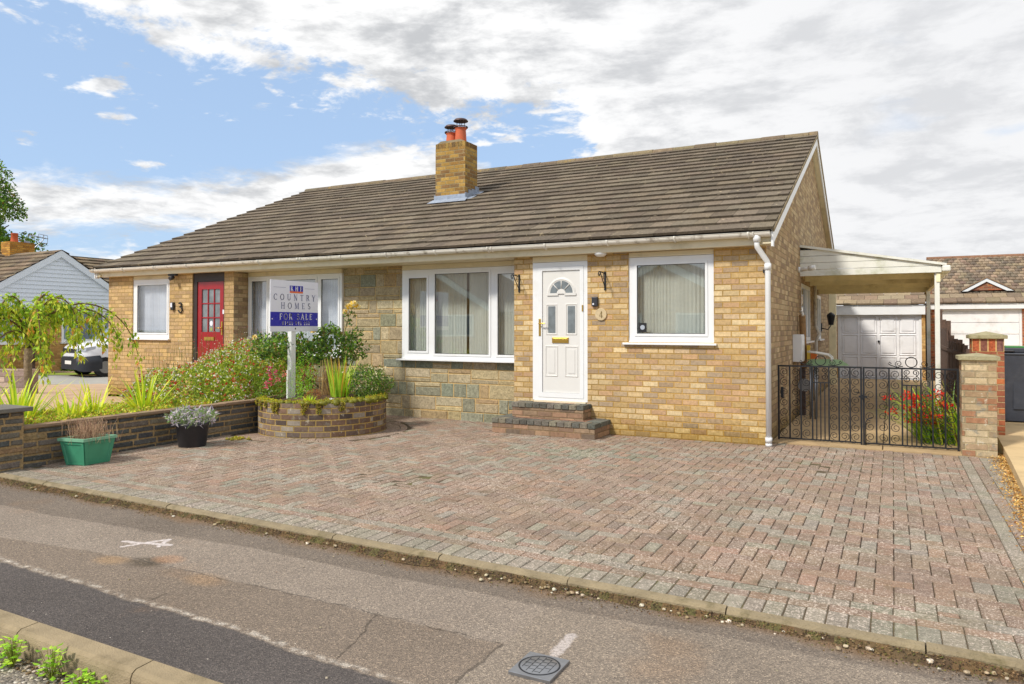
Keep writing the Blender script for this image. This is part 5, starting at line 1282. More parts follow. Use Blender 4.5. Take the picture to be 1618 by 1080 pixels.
while k < 3000 and tr_ < 400000:
    tr_ += 1
    p = Vector((rv.uniform(*BXX[:2]), rv.uniform(BXX[2], BXX[3]), rv.uniform(.15, 1.45)))
    if max(E1(p), E2(p), E3(p)) < .9: continue
    o_ = V3((p.x+7.75, p.y+1.5, p.z-.45)).normalized()*.10
    if max(E1(p+o_), E2(p+o_), E3(p+o_)) > .02: continue
    p = p+o_*.35
    k += 1; w_ = rv.random(); c = c8(238, 236, 222) if w_ < .66 else (c8(206, 62, 48) if w_ < .9 else c8(226, 150, 130))
    for _k in range(3 if w_ < .66 else 4): kite(mb, p, rdir(.2), .024 if w_ < .66 else .034, .018, jit(c, .08, rv))
for _ in range(300):     # wispy flowering tips
    p = Vector((rv.uniform(-8.5, -7.0), rv.uniform(-2.8, -.1), 0)); top = .98+.42*max(0, min(1, (p.y+2.9)/1.9)); p.z = top+rv.uniform(-.12, .10)
    kite(mb, p, rdir(.8), .018, .012, jit(rv.choice([c8(236, 230, 214), c8(230, 180, 170), c8(206, 70, 56)]), .08, rv)); mb.tube([p, p-Vector((rv.uniform(-.02, .02), 0, .14))], .0016, 3, col=c8(130, 140, 70))
mb.build('flowers', m_petal, t)
# grassy shoots between bush and sign, pink snapdragons
t = thing('snapdragons', 'pink and magenta snapdragons at the left edge of the round planter', 'flowers', (-6.66, -1.95, .45))
mb = MB(); foliage(mb, ellip((-6.58, -1.72, .62), (.20, .36, .22), .3, 4), (-6.9, -6.3, -2.2, -1.3, .42, .95), 900, .035, .008, gM, .9); mb.build('leaves', m_leaf, t)
mb = MB()
for (y, z, c) in ((-1.97, .70, c8(226, 90, 120)), (-1.96, .76, c8(220, 60, 100)), (-1.86, .82, c8(196, 40, 110)), (-1.83, .72, c8(230, 120, 130)), (-2.04, .66, c8(228, 96, 126)), (-1.98, .86, c8(190, 30, 120)), (-1.70, .80, c8(232, 130, 120)), (-1.35, .82, c8(230, 130, 110)), (-1.30, .74, c8(226, 110, 110))):
    for _ in range(26): kite(mb, Vector((-6.42+rv.uniform(-.03, .03), y+rv.uniform(-.03, .03), z+rv.uniform(-.05, .05))), rdir(.3), .026, .020, jit(c, .15, rv))
mb.build('flowers', m_petal, t)
# rose bush
t = thing('rose_bush', 'dark-leaved rose bush with pale yellow roses against the stone wall', 'shrub', (-6.25, -.85, .45))
mb = MB()
f1 = ellip((-6.78, -1.30, 1.16), (.32, .72, .24), .75, 3.6, .6); f2 = ellip((-6.35, -.72, 1.20), (.34, .52, .27), .75, 3.6, .6)
foliage(mb, lambda p: max(f1(p), f2(p)), (-7.15, -5.95, -2.1, -.1, .85, 1.62), 3000, .062, .040, gD+gM, -.1)
stalks = [((-6.25, -.85, .45), (-6.3, -.7, 1.0), (-6.2, -.55, 1.62)), ((-6.25, -.95, .45), (-6.6, -1.2, .8), (-6.8, -1.6, 1.15)), ((-6.25, -.9, .45), (-6.2, -1.0, 1.0), (-6.25, -1.1, 1.5)), ((-6.2, -.85, .45), (-6.1, -.6, .9), (-6.1, -.35, 1.25))]
mb.build('leaves', m_leaf, t)
mb = MB()
for s_ in stalks: mb.tube(s_, [.014, .010, .006], 6, col=c8(100, 96, 50))
for (a, b) in (((-6.2, -.62, 1.5), (-6.2, -.50, 1.72)), ((-6.2, -.50, 1.72), (-6.2, -.44, 1.80))): mb.tube([a, b], .004, 5, col=c8(96, 120, 50))
mb.build('stems', m_rust, t)
mb = MB()
def rose(p, r, cols):
    mb = MB()
    for k in range(26):
        d_ = rdir(.4); kite(mb, Vector(p)+d_*r*.25, d_, r*.9, r*.9, jit(rv.choice(cols), .06, rv), .1)
    mb.build('rose', m_petal, t)
for p, r in (((-6.2, -.44, 1.83), .07), ((-6.22, -.52, 1.80), .055), ((-6.16, -.36, 1.80), .045), ((-6.25, -.58, 1.72), .045), ((-6.75, -1.95, 1.33), .04), ((-6.5, -1.02, 1.43), .05)): rose(p, r, [c8(244, 216, 100), c8(248, 234, 170), c8(240, 200, 60), c8(250, 240, 205)])
mb = MB()
for y, z in ((-.60, 1.66), (-.50, 1.68), (-.42, 1.66), (-.56, 1.58), (-.48, 1.55)):
    for _ in range(7): kite(mb, Vector((-6.2, y, z))+rdir()*.03, rdir(-.1), .055, .036, jit(rv.choice(gD), .2, rv))
mb.build('top_leaves', m_leaf, t)
# brown dead stems under the rose
t = thing('dried_plant', 'brown dried stems standing under the rose bush', 'plant', (-6.05, -1.15, .45)); mb = MB()
for _ in range(150): x, y = -6.05+rv.gauss(0, .07), -1.12+rv.gauss(0, .12); mb.tube([(x, y, .44), (x+rv.gauss(0, .03), y+rv.gauss(0, .03), .44+rv.uniform(.2, .6))], .0028, 3, col=jit(rv.choice([c8(150, 116, 72), c8(120, 92, 60), c8(176, 146, 96)]), .15, rv))
mb.build('stems', m_rust, t)
t = thing('brown_heather', 'low rusty brown heather near the front rim of the planter', 'plant', (-5.85, -1.72, .45)); mb = MB()
foliage(mb, ellip((-5.87, -1.70, .50), (.10, .12, .10), .3, 6), (-6.1, -5.6, -1.95, -1.4, .44, .68), 700, .016, .008, [c8(140, 84, 46), c8(110, 66, 40), c8(160, 110, 60)]); mb.build('leaves', m_leaf, t)
# feathery green plant by the post
t = thing('feathery_plant', 'bright green feathery plant just right of the sign post', 'plant', (-6.15, -1.62, .45)); mb = MB()
for _ in range(26):
    x, y = -6.12+rv.gauss(0, .07), -1.62+rv.gauss(0, .10); h = rv.uniform(.35, .78); lx, ly = rv.gauss(0, .06), rv.gauss(0, .06)
    for k in range(34):
        q = k/34; p = Vector((x+lx*q, y+ly*q, .44+h*q)); kite(mb, p, (rdir(.3)), .055*(1-.6*q), .007, jit(rv.choice([c8(124, 176, 44), c8(100, 152, 40), c8(150, 190, 60)]), .12, rv))
mb.build('leaves', m_leaf, t)
clump('iris_clump', 'upright fan of bright green sword-shaped leaves in the middle of the planter', 'plant', (-5.72, -1.32, .44), 80, .60, .026, [c8(150, 182, 50), c8(128, 164, 46), c8(170, 190, 66), c8(186, 150, 60)], .14, (.02, .40), (.0, .35))
t = thing('white_daisies', 'small bushy plant with white button flowers at the right side of the planter', 'flowers', (-5.45, -1.0, .45)); mb = MB()
foliage(mb, ellip((-5.42, -1.02, .64), (.24, .42, .25), .4, 4, .6), (-5.8, -5.1, -1.55, -.5, .45, .98), 2600, .045, .016, gD+gM, .5)
for _ in range(26): x, y = -5.5+rv.gauss(0, .12), -1.05+rv.gauss(0, .18); blade(mb, (x, y, .5), rv.uniform(0, 6), .1, rv.uniform(.25, .5), .006, jit(rv.choice(gM), .1, rv), 4, .1)
mb.build('leaves', m_leaf, t); mb = MB()
for _ in range(62):
    x, y, z = -5.36+rv.gauss(0, .11), -1.05+rv.gauss(0, .19), rv.uniform(.58, .90)
    for _k in range(7): kite(mb, Vector((x, y, z)), rdir(.5), .018, .015, jit(c8(240, 232, 196), .05, rv))
mb.build('flowers', m_petal, t)
clump('low_greens', 'low leafy green weed near the front rim of the planter', 'plant', (-5.78, -1.88, .45), 60, .09, .02, gY, .07, (.3, 1.2), (.0, .6))
# neighbour's raised border behind the slate wall
mb = MB(); mb.box(-8.0, -5.1, -.1, -6.84, -1.2, .345); mb.build('flower_bed', m_soil, struct=True)
for (x, y, n, L, seed) in ((-7.45, -4.78, 60, .70, 1), (-7.9, -5.0, 56, .66, 2), (-7.25, -4.30, 30, .50, 3)):
    clump('sword_leaf_clump', {1: 'tall yellow-green sword leaves right of the wall pier', 2: 'yellow-green sword leaves with red flowers behind the wall pier', 3: 'arching yellow sword leaves above the green tub'}[seed], 'plant', (x, y, .34), n, L, .032, gS, .15, (.05, .75), (.2, 1.1), group='yellow-green sword-leaf clumps along the border', flower=([c8(214, 70, 40), c8(190, 50, 36)], 7, .30) if seed == 2 else None)
clump('sword_leaf_clump', 'arching yellow-green leaves in the border left of the flowering shrub', 'plant', (-7.3, -3.30, .34), 40, .66, .028, gS, .10, (.1, .9), (.1, .6), group='yellow-green sword-leaf clumps along the border')
clump('sword_leaf_clump', 'low fanned yellow leaves between the tub and the sage pot', 'plant', (-7.35, -3.95, .34), 30, .58, .026, gS, .10, (.2, 1.0), (.0, .5), group='yellow-green sword-leaf clumps along the border')
mb = MB()
def gc(p): return 1 if p.z < .455+.09*MN.noise(Vector((p.x*5, p.y*5, 0))) else 0
foliage(mb, gc, (-7.9, -6.80, -5.08, -2.6, .34, .60), 13000, .040, .024, [c8(170, 178, 50), c8(140, 158, 44), c8(188, 180, 70), c8(150, 120, 60), c8(112, 140, 44)], .6); tag(mb.build('ground_cover', m_leaf), 'yellow-green ground cover plants along the top of the low wall', 'ground cover', kind='stuff')
# weeping tree on the left
t = thing('weeping_tree', 'small weeping ornamental tree with drooping yellow-green leaves in the neighbouring front garden', 'tree', (-9.0, -3.8, .1))
mb = MB(); mb.tube([(-9.02, -3.82, -.05), (-9.0, -3.80, .5), (-9.0, -3.81, 1.0), (-8.99, -3.80, 1.22), (-8.98, -3.79, 1.27)], [.062, .052, .048, .060, .05], 12, col=c8(140, 122, 102)); mb.tube([(-8.99, -3.8, 1.20), (-8.99, -3.8, 1.235)], .063, 12, col=c8(60, 52, 44)); mb.build('trunk', mat('tree_bark', rough=.95, attr=True, var=.3, vscale=24, bump=1., bscale=45), t)
def bez(a, b, c, d_, n=14): return [a*(1-k/n)**3+b*3*(1-k/n)**2*(k/n)+c*3*(1-k/n)*(k/n)**2+d_*(k/n)**3 for k in range(n+1)]
mb = MB(); lf = MB(); V3 = Vector
base = V3((-8.99, -3.8, 1.24)); limbs = []
for (dx_, dy_, up_, end_) in ((.0, 1.62, .78, 1.05), (.05, 1.25, .66, 1.30), (.45, .75, .62, 1.35), (-.5, 1.0, .74, 1.1), (.0, -.9, .7, 1.0), (.6, -.2, .66, 1.2), (-.8, .2, .72, 1.0), (-.5, -.8, .62, .9), (.3, -1.2, .52, 1.0), (.5, .35, .78, 1.5), (-.2, .5, .85, 1.5), (.1, -.5, .82, 1.35), (.35, -.75, .30, .75), (-.2, .35, .30, 1.0)):
    e = V3((base.x+dx_, base.y+dy_, end_)); m1 = V3((base.x+dx_*.15, base.y+dy_*.12, base.z+up_)); m2 = V3((base.x+dx_*.85, base.y+dy_*.85, base.z+up_*1.05)); limbs.append(bez(base, m1, m2, e, 18))
for L_ in limbs:
    mb.tube(L_, [.014*(1-.8*k/18)+.003 for k in range(19)], 6, col=c8(110, 84, 60))
    for k in range(2, 19):
        for _ in range(5):
            p = L_[k]+V3((rv.gauss(0, .03), rv.gauss(0, .03), rv.uniform(-.02, .05))); d_ = V3((rv.gauss(0, .7), rv.gauss(0, .7), rv.uniform(-.9, .5))).normalized()
            kite(lf, p, d_, rv.uniform(.05, .09), rv.uniform(.028, .042), jit(rv.choice([c8(160, 178, 44), c8(136, 162, 40), c8(112, 144, 36)]), .14, rv), .2)
    for k in range(3, 19):
        for _ in range(1 if k < 6 or k % 2 else 2):
            s0 = L_[k]+V3((rv.gauss(0, .03), rv.gauss(0, .03), rv.gauss(0, .02))); dl = rv.uniform(.05, .40)*(1 if k > 8 else .5); dr = V3((rv.gauss(0, .06), rv.gauss(0, .06), -dl))
            mb.tube([s0, s0+dr*.5+V3((dr.x*.5, dr.y*.5, 0)), s0+dr], .002, 3, col=c8(120, 100, 54))
            for q in range(int(4+dl*22)):
                p = s0+dr*rv.random()+V3((rv.gauss(0, .025), rv.gauss(0, .025), 0)); d_ = V3((rv.gauss(0, .45), rv.gauss(0, .45), -1.)).normalized()
                kite(lf, p, d_, rv.uniform(.06, .11), rv.uniform(.030, .048), jit(rv.choice([c8(150, 166, 42), c8(124, 150, 38), c8(166, 176, 56), c8(96, 128, 34), c8(174, 176, 62)] if rv.random() > .05 else [c8(190, 130, 60)]), .14, rv), .2)
mb.build('branches', m_rust, t); lf.build('crown', m_leaf, t)
# crocosmia behind the gate
cr = thing('crocosmia', 'clump of arching green leaves with scarlet flowers behind the right gate leaf', 'plant', (1.95, 1.35, 0))
mb = MB()
for _ in range(330):
    x, y = 2.0+rv.uniform(-.28, .26), 1.25+rv.uniform(-.35, .35); blade(mb, (x, y, .0), rv.gauss(pi+.1, .7), rv.uniform(.15, .95), rv.uniform(.5, .95), .022, jit(rv.choice([c8(130, 160, 40), c8(104, 142, 36), c8(160, 176, 50), c8(80, 116, 34)]), .15, rv), 7, rv.uniform(.4, 1.5))
mb.build('leaves', m_leaf, cr); mb = MB(); st_ = MB()
for _ in range(26):
    x, y, z = 1.72+rv.gauss(0, .15), .98+rv.gauss(0, .12), rv.uniform(.26, .64); st_.tube([(2.1, y, .05), (2.05, y, z*.7), (x, y, z)], .003, 4, col=c8(120, 90, 40))
    for _k in range(22): kite(mb, Vector((x+rv.uniform(-.06, .06), y+rv.uniform(-.04, .04), z+rv.uniform(-.02, .03))), rdir(.4), .042, .022, jit(c8(228, 44, 24), .12, rv))
st_.build('stems', m_rust, cr); mb.build('flowers', m_petal, cr)

# --- green tub with dead heather, black pot with sage
gp = thing('green_planter', 'square green plastic planter holding a dry dead plant, in front of the low wall', 'planter', (-6.42, -4.62, 0))
A0 = [(-6.49, -4.81), (-6.26, -4.755), (-6.27, -4.48), (-6.51, -4.53)]; A1 = [(-6.565, -4.87), (-6.215, -4.805), (-6.235, -4.405), (-6.595, -4.455)]; H = .27
def ringpoly(mb, A, B, z0, z1):
    for k in range(4): mb.face([(*A[k], z0), (*A[(k+1) % 4], z0), (*B[(k+1) % 4], z1), (*B[k], z1)])
mb = MB(); A1c = [sum(a[i] for a in A1)/4 for i in (0, 1)]; A1i = [tuple(A1c[i]*.10+A1[k][i]*.90 for i in (0, 1)) for k in range(4)]
ringpoly(mb, A0, A1i, .0, H-.01); ct = (sum(a[0] for a in A1i)/4, sum(a[1] for a in A1i)/4)
ins = [(a[0]*.90+ct[0]*.10, a[1]*.90+ct[1]*.10) for a in A1i]; ringpoly(mb, ins, [(a[0]*.9+ct[0]*.1, a[1]*.9+ct[1]*.1) for a in A0], H, .05)
for k in range(4):     # ribs framing each side panel
    for f0, f1, za, zb in ((.02, .12, .0, 1.), (.88, .98, .0, 1.), (.12, .88, .86, .97), (.12, .88, .02, .08)):
        q = []
        for f_, z_ in ((f0, za), (f1, za), (f1, zb), (f0, zb)):
            a = [A0[k][i]+(A0[(k+1) % 4][i]-A0[k][i])*f_ for i in (0, 1)]; b = [A1i[k][i]+(A1i[(k+1) % 4][i]-A1i[k][i])*f_ for i in (0, 1)]; p = [a[i]+(b[i]-a[i])*z_ for i in (0, 1)]
            o = Vector((p[0]-ct[0], p[1]-ct[1])).normalized()*.011; q.append(((p[0]+o.x, p[1]+o.y, z_*(H-.01)), (p[0], p[1], z_*(H-.01))))
        mb.face([a[0] for a in q]); [mb.face([q[i][1], q[(i+1) % 4][1], q[(i+1) % 4][0], q[i][0]]) for i in range(4)]
mb.build('tub', m_gpl, gp)
mb = MB(); B1 = A1; B2 = ins; ringpoly(mb, B1, B1, H-.012, H+.018); ringpoly(mb, B1, B2, H+.018, H+.018); ringpoly(mb, B2, B1, H-.012, H-.012); ringpoly(mb, B2, B2, H+.018, H-.012); mb.build('rim', mat('green_rim', c8(118, 172, 142), .45, var=.08), gp)
mb = MB(); mb.face([(*p, H-.03) for p in ins]); mb.build('soil', m_soil, gp)
dpn = thing('dead_heather', 'brown dried-up plant growing in the green planter', 'plant', (-6.44, -4.62, .25)); mb = MB()
for _ in range(420): x, y = ct[0]+rv.gauss(0, .085), ct[1]+rv.gauss(0, .085); mb.tube([(x, y, .23), (x+rv.gauss(0, .05), y+rv.gauss(0, .05), .25+rv.uniform(.08, .24))], .0014, 3, col=jit(rv.choice([c8(166, 134, 110), c8(140, 110, 86), c8(190, 160, 130)]), .15, rv))
mb.build('stems', m_rust, dpn)
bp_ = thing('black_pot', 'round black plastic pot standing against the low wall', 'pot', (-6.31, -3.36, 0))
mb = MB(); mb.lathe([(.0, .0), (.150, .0), (.160, .01), (.190, .255), (.202, .26), (.207, .282), (.204, .302), (.190, .305), (.182, .28), (0, .275)], -6.31, -3.36, 0, 40); mb.build('pot', m_bpl, bp_)
mb = MB(); mb.lathe([(.179, .262), (0, .27)], -6.31, -3.36, 0, 24); mb.build('soil', m_soil, bp_)
t = thing('sage_plant', 'mound of purple-grey sage leaves spilling over the black pot', 'plant', (-6.31, -3.36, .27)); mb = MB()
foliage(mb, ellip((-6.31, -3.36, .375), (.31, .31, .11), .3, 6, .5), (-6.7, -5.9, -3.75, -3., .27, .52), 850, .065, .024, [c8(150, 142, 156), c8(140, 144, 124), c8(120, 136, 90), c8(180, 172, 182), c8(100, 124, 70)], .25); mb.build('leaves', m_leaf, t)

# --- moss lump on the paving
t = MB(); rm = random.Random(5)
for _ in range(16): x, y = -6.28+rm.gauss(0, .06), -2.72+rm.gauss(0, .05); blob(t, x, y, .006, rm.uniform(.02, .035), c8(120, 110, 36), .5); mosstuft(t, x, y, .008, .03, mossc, 22)
tag(t.build('moss_clump', m_leaf, loc=(-6.28, -2.72, 0)), 'small cushion of yellow-brown moss on the block paving', 'moss')

# --- stopcock cover let into the footpath
cv = thing('stopcock_cover', 'small square grey metal access cover with a round lid set in the footpath', 'cover', (-.028, -6.625, -.06))
mb = MB(); hx, hy, cx_, cy_ = .102, .112, -.028, -6.625; z = -.053
mb.box(cx_-hx, cy_-hy, z-.03, cx_+hx, cy_+hy, z+.004); mb.build('frame', m_steel, cv, bevel=.002)
mb = MB(); mb.lathe([(.088, .0045), (.092, .0065), (.096, .0045)], cx_, cy_, z, 48); mb.build('seal_ring', m_black, cv)
mb = MB(); mb.lathe([(.0, .0062), (.084, .0062), (.087, .0045)], cx_, cy_, z, 48); ld = mb.build('lid', m_steel, cv)
mb = MB()
for k in range(-2, 3):
    c = k*.032; L = sqrt(.08**2-c*c)
    mb.box(cx_+c-.0012, cy_-L, z+.0063, cx_+c+.0012, cy_+L, z+.0070)
for r in range(-2, 3):
    for c in range(-3, 3):
        y = cy_+r*.033+(.016 if c % 2 else 0); xa, xb = cx_+c*.032+.0012, cx_+(c+1)*.032-.0012
        if max(abs(xa-cx_), abs(xb-cx_))**2+(y-cy_)**2 < .0064: mb.box(xa, y-.0012, z+.0063, xb, y+.0012, z+.0070)
mb.build('lid_pattern', m_black, ld); mb = MB(); mb.prism([(cx_-.066+.004*cos(k), cy_+.004*sin(k)) for k in range(6)], z+.0063, z+.0072, 'z'); mb.build('key_hole', m_black, ld)

# --- debris: gravelly silt along the kerb foot, leaf litter by the neighbour's drive, pebbles
rd_ = random.Random(21)
mb = MB()
for _ in range(8000):
    x = rd_.uniform(-6.7, 3.2); y = KY(x)-abs(rd_.gauss(0, .062))-.004; s_ = rd_.uniform(.002, .0075); z = -.058+max(0, .028-(KY(x)-y)*.35)
    c = jit(rd_.choice([c8(90, 70, 46), c8(66, 54, 38), c8(112, 88, 58), c8(100, 96, 48), c8(134, 110, 78)]), .25, rd_); h = s_*rd_.uniform(.5, 1.2); a = rd_.uniform(0, 6)
    q = [(x+s_*cos(a+k*2.1), y+s_*sin(a+k*2.1), z) for k in range(3)]; ap = (x, y, z+h)
    for k in range(3): mb.face([q[k], q[(k+1) % 3], ap], col=c)
n = 160
for k in range(n):
    xa, xb = -6.72+9.9*k/n, -6.72+9.9*(k+1)/n; wa = lambda x: .06+.05*MN.noise(Vector((x*2.3, 0, 0)))+.02*MN.noise(Vector((x*9, 3, 0))); za = lambda x: -.034+.012*MN.noise(Vector((x*5, 7, 0)))
    c = jit(rd_.choice([c8(92, 74, 50), c8(82, 66, 46), c8(92, 84, 50), c8(104, 82, 54)]), .12, rd_)
    mb.face([(xa, KY(xa)-.0, za(xa)), (xa, KY(xa)-wa(xa), -.067), (xb, KY(xb)-wa(xb), -.067), (xb, KY(xb)-.0, za(xb))], col=c, sm=True)
tag(mb.build('kerb_silt', mat('silt', rough=1., attr=True, var=.35, vscale=30, bump=1., bscale=90)), 'brown silt and mossy grit lying along the foot of the driveway kerb', 'debris', kind='stuff')
mb = MB()
for _ in range(90):
    x = rd_.uniform(-1., 2.6) if rd_.random() < .75 else rd_.uniform(-6, 0); y = KY(x)-abs(rd_.gauss(0, .05))-.02; s_ = rd_.uniform(.006, .017); rm = rd_; blob(mb, x, y, -.05, s_, jit(rd_.choice([c8(214, 204, 184), c8(176, 160, 130), c8(190, 176, 150), c8(150, 130, 100)]), .1, rd_), .6)
for _ in range(46): blob(mb, rd_.uniform(-6, 1.5), rd_.uniform(-7.3, -5.75), -.057, rd_.uniform(.003, .007), jit(c8(170, 156, 134), .2, rd_), .6)
tag(mb.build('pebbles', m_stone), 'scattered pale pebbles and flint chips along the kerb and footpath', 'pebbles', kind='stuff')
mb = MB()
for _ in range(4200):
    y = rd_.uniform(-4.8, .5); xe = 2.36+(y+2.14)*.052+ (0 if y > -2.2 else 0); x = xe-abs(rd_.gauss(0, .075))+.05; s_ = rd_.uniform(.006, .016)
    d_ = Vector((rd_.gauss(0, 1), rd_.gauss(0, 1), rd_.gauss(0, .35))).normalized(); kite(mb, Vector((x, y, .006+rd_.uniform(0, .02))), d_, s_*1.8, s_, jit(rd_.choice([c8(206, 164, 90), c8(182, 136, 70), c8(160, 114, 60), c8(220, 186, 120)]), .2, rd_), .15)
tag(mb.build('leaf_litter', m_rust), 'dry golden leaf litter gathered along the edge of the raised concrete drive', 'leaf litter', kind='stuff')
# weeds at the road kerb
wg = 'leafy green weeds along the foot of the road kerb'
for k, (x, y, n, lab) in enumerate(((-2.42, -7.57, 60, 'leftmost bushy green weed at the foot of the road kerb'), (-2.12, -7.56, 54, 'taller green weed in the middle of the kerb foot'), (-1.91, -7.55, 34, 'low green weed nearest the kerb joint'), (-1.79, -7.54, 12, 'tiny upright green seedling right of the other kerb weeds'), (-2.60, -7.60, 20, 'sparse green weed at the left edge of the road kerb'))):
    t = thing('weed', lab, 'weed', (x, y, -.175), wg); mb = MB()
    for _ in range(n):
        h = rv.uniform(.01, .14 if n > 50 else .07); a = rv.uniform(0, 6.28); r = rv.uniform(.0, .07); p = V3((x+r*cos(a), y+r*sin(a)*.6, -.17+h)); d_ = V3((cos(a), sin(a), rv.uniform(-.2, .5))).normalized()
        mb.tube([(x, y, -.175), p], .0014, 3, col=c8(120, 130, 50)); kite(mb, p, d_, rv.uniform(.022, .045), rv.uniform(.018, .032), jit(rv.choice([c8(130, 170, 40), c8(110, 150, 36), c8(160, 188, 60)]), .14, rv), .12, d_.cross(V3((0, 0, 1))))
    mb.build('leaves', m_leaf, t)
mb = MB()
for _ in range(420):
    x = rd_.uniform(-2.9, -1.3); y = -7.50-abs(rd_.gauss(0, .05)); blob(mb, x, y, -.17, rd_.uniform(.003, .010), jit(rd_.choice([c8(150, 130, 100), c8(110, 92, 66), c8(190, 180, 160)]), .2, rd_), .6)
tag(mb.build('road_grit', m_stone), 'loose grit and small stones against the road kerb', 'grit', kind='stuff')

# ================================================================== LEFT BACKGROUND
lh = thing('distant_bungalow', 'bungalow with a pale blue-white clad gable and brown roof beyond the white van', 'house', (-26, 7, -.2))
GX, GYc, GZ, GT = -26., 6.85, 4.31, .62
mb = MB(); wall(mb, 'x', GX, 2.6, 11.4, -.4, 2.10, [(3.45, 6.28, .92, 2.09), (6.95, 9.7, .92, 2.09)], .1, -1); mb.face([(GX, 2.6, -.4), (GX, 2.6, 2.1), (-38, 2.6, 2.1), (-38, 2.6, -.4)]); mb.build('wall', m_garb, lh)
mb = MB(); n = 14
for k in range(n):
    za, zb = 2.10+2.1*k/n, 2.10+2.1*(k+1)/n; h = lambda z: (GZ-.06-z)/GT
    mb.face([(GX+.05, GYc-h(za), za), (GX+.05, GYc+h(za), za), (GX+.015, GYc+h(zb), zb), (GX+.015, GYc-h(zb), zb)]); mb.face([(GX+.0, GYc-h(za), za), (GX+.0, GYc+h(za), za), (GX+.05, GYc+h(za), za), (GX+.05, GYc-h(za), za)])
mb.build('cladding', m_clad, lh)
for s_ in (-1, 1):
    mb = MB(); L = 3.7; q = [(GYc, GZ), (GYc+s_*L, GZ-GT*L), (GYc+s_*L, GZ-GT*L-.24), (GYc, GZ-.25)]; mb.prism(q, GX+.02, GX+.12, 'x'); mb.build('bargeboard', m_clad, lh)
mb = MB()
def farroof(mb, f, nu, nv, cols):
    for i in range(nv):
        for j in range(nu):
            a, b, c_, d_ = f(j/nu, i/nv), f((j+1)/nu, i/nv), f((j+1)/nu, (i+1)/nv), f(j/nu, (i+1)/nv); up_ = .05
            c = jit(rv.choice(cols), .12, rv); mb.face([(a[0], a[1], a[2]+up_), (b[0], b[1], b[2]+up_), c_, d_], col=c); mb.face([a, b, (b[0], b[1], b[2]+up_), (a[0], a[1], a[2]+up_)], col=tuple(q*.6 for q in c))
rc = [c8(112, 98, 80), c8(100, 88, 74), c8(126, 110, 90)]
for s_ in (-1, 1):
    farroof(mb, lambda u, v, s_=s_: (GX+.15-5*u, GYc+s_*3.8*(1-v), GZ-GT*3.8*(1-v)+.02), 14, 14, rc)
farroof(mb, lambda u, v: (-26.6-3.*v, -6+22*u, 2.75+1.72*v), 60, 12, rc); mb.face([(-29.6, -6, 4.5), (-29.6, 16, 4.5), (-33, 16, 2.6), (-33, -6, 2.6)], col=rc[0])
mb.build('roof', m_fartile, lh)
def farwin(y0, y1, z0, z1, mull):
    mb = MB(); x = GX-.03
    for a, b, c_, d_ in [(y0, y1, z0, z0+.09), (y0, y1, z1-.09, z1), (y0, y0+.09, z0+.09, z1-.09), (y1-.09, y1, z0+.09, z1-.09)]+[(m_-.05, m_+.05, z0+.09, z1-.09) for m_ in mull]: mb.box(x-.03, a, c_, x+.03, b, d_)
    mb.box(x, y0-.05, z0-.06, x+.12, y1+.05, z0-.002)
    for m0 in mull[:1]: mb.box(x-.02, m0+.05, z1-.42, x+.02, y1-.09 if len(mull) == 1 else mull[1]-.05, z1-.36)
    f = mb.build('window', m_white, lh); mb = MB(); mb.box(x-.02, y0+.05, z0+.05, x-.012, y1-.05, z1-.05); mb.build('pane', m_glassfar, f)
farwin(3.45, 6.28, .92, 2.09, (4.6, 5.5)); farwin(6.95, 9.7, .92, 2.09, (7.45, 8.6))
m_chim2 = brick_mat('orange_chimney_brick', [c8(190, 136, 60), c8(172, 120, 54), c8(200, 150, 70), c8(156, 110, 54)], c8(170, 140, 90))
mb = MB(); mb.box(-29.4, 6.62, 3.6, -28.8, 7.55, 4.78); chm = mb.build('chimney', m_chim2, lh)
mb = MB(); mb.lathe([(.14, 0), (.11, .3), (.13, .32), (.13, .36)], -29.1, 6.95, 4.78, 14); mb.build('chimney_pot', m_terra, lh)
mb = MB(); mb.box(-28.78, 6.5, 3.88, -28.6, 7.6, 4.05); mb.box(-29.0, 7.25, 4.78, -28.85, 7.4, 4.86); mb.build('lead_flashing', m_lead, lh)
mb = MB(); px_, py_ = -29.1, 7.62; mb.tube([(px_, py_-.05, 4.4), (px_, py_+.06, 4.42), (px_, py_+.08, 4.62), (px_, py_+.42, 4.98), (px_, py_+.45, 5.2)], .018, 5)
mb.tube([(px_, py_-.1, 5.14), (px_, py_+.62, 5.05)], .014, 5)
for k in range(7): y = py_-.06+k*.1; mb.tube([(px_-.14, y, 5.13-.012*k), (px_+.14, y, 5.13-.012*k)], .008, 4)
mb.tube([(px_, py_+.25, 4.88), (px_, py_+.6, 4.86)], .01, 4); mb.tube([(px_, py_+.25, 5.22), (px_, py_+.6, 5.18)], .01, 4); mb.tube([(px_, py_+.6, 4.86), (px_, py_+.6, 5.18)], .01, 4); mb.tube([(px_, py_+.25, 4.88), (px_, py_+.25, 5.22)], .01, 4); mb.build('tv_aerial', m_steel, lh)

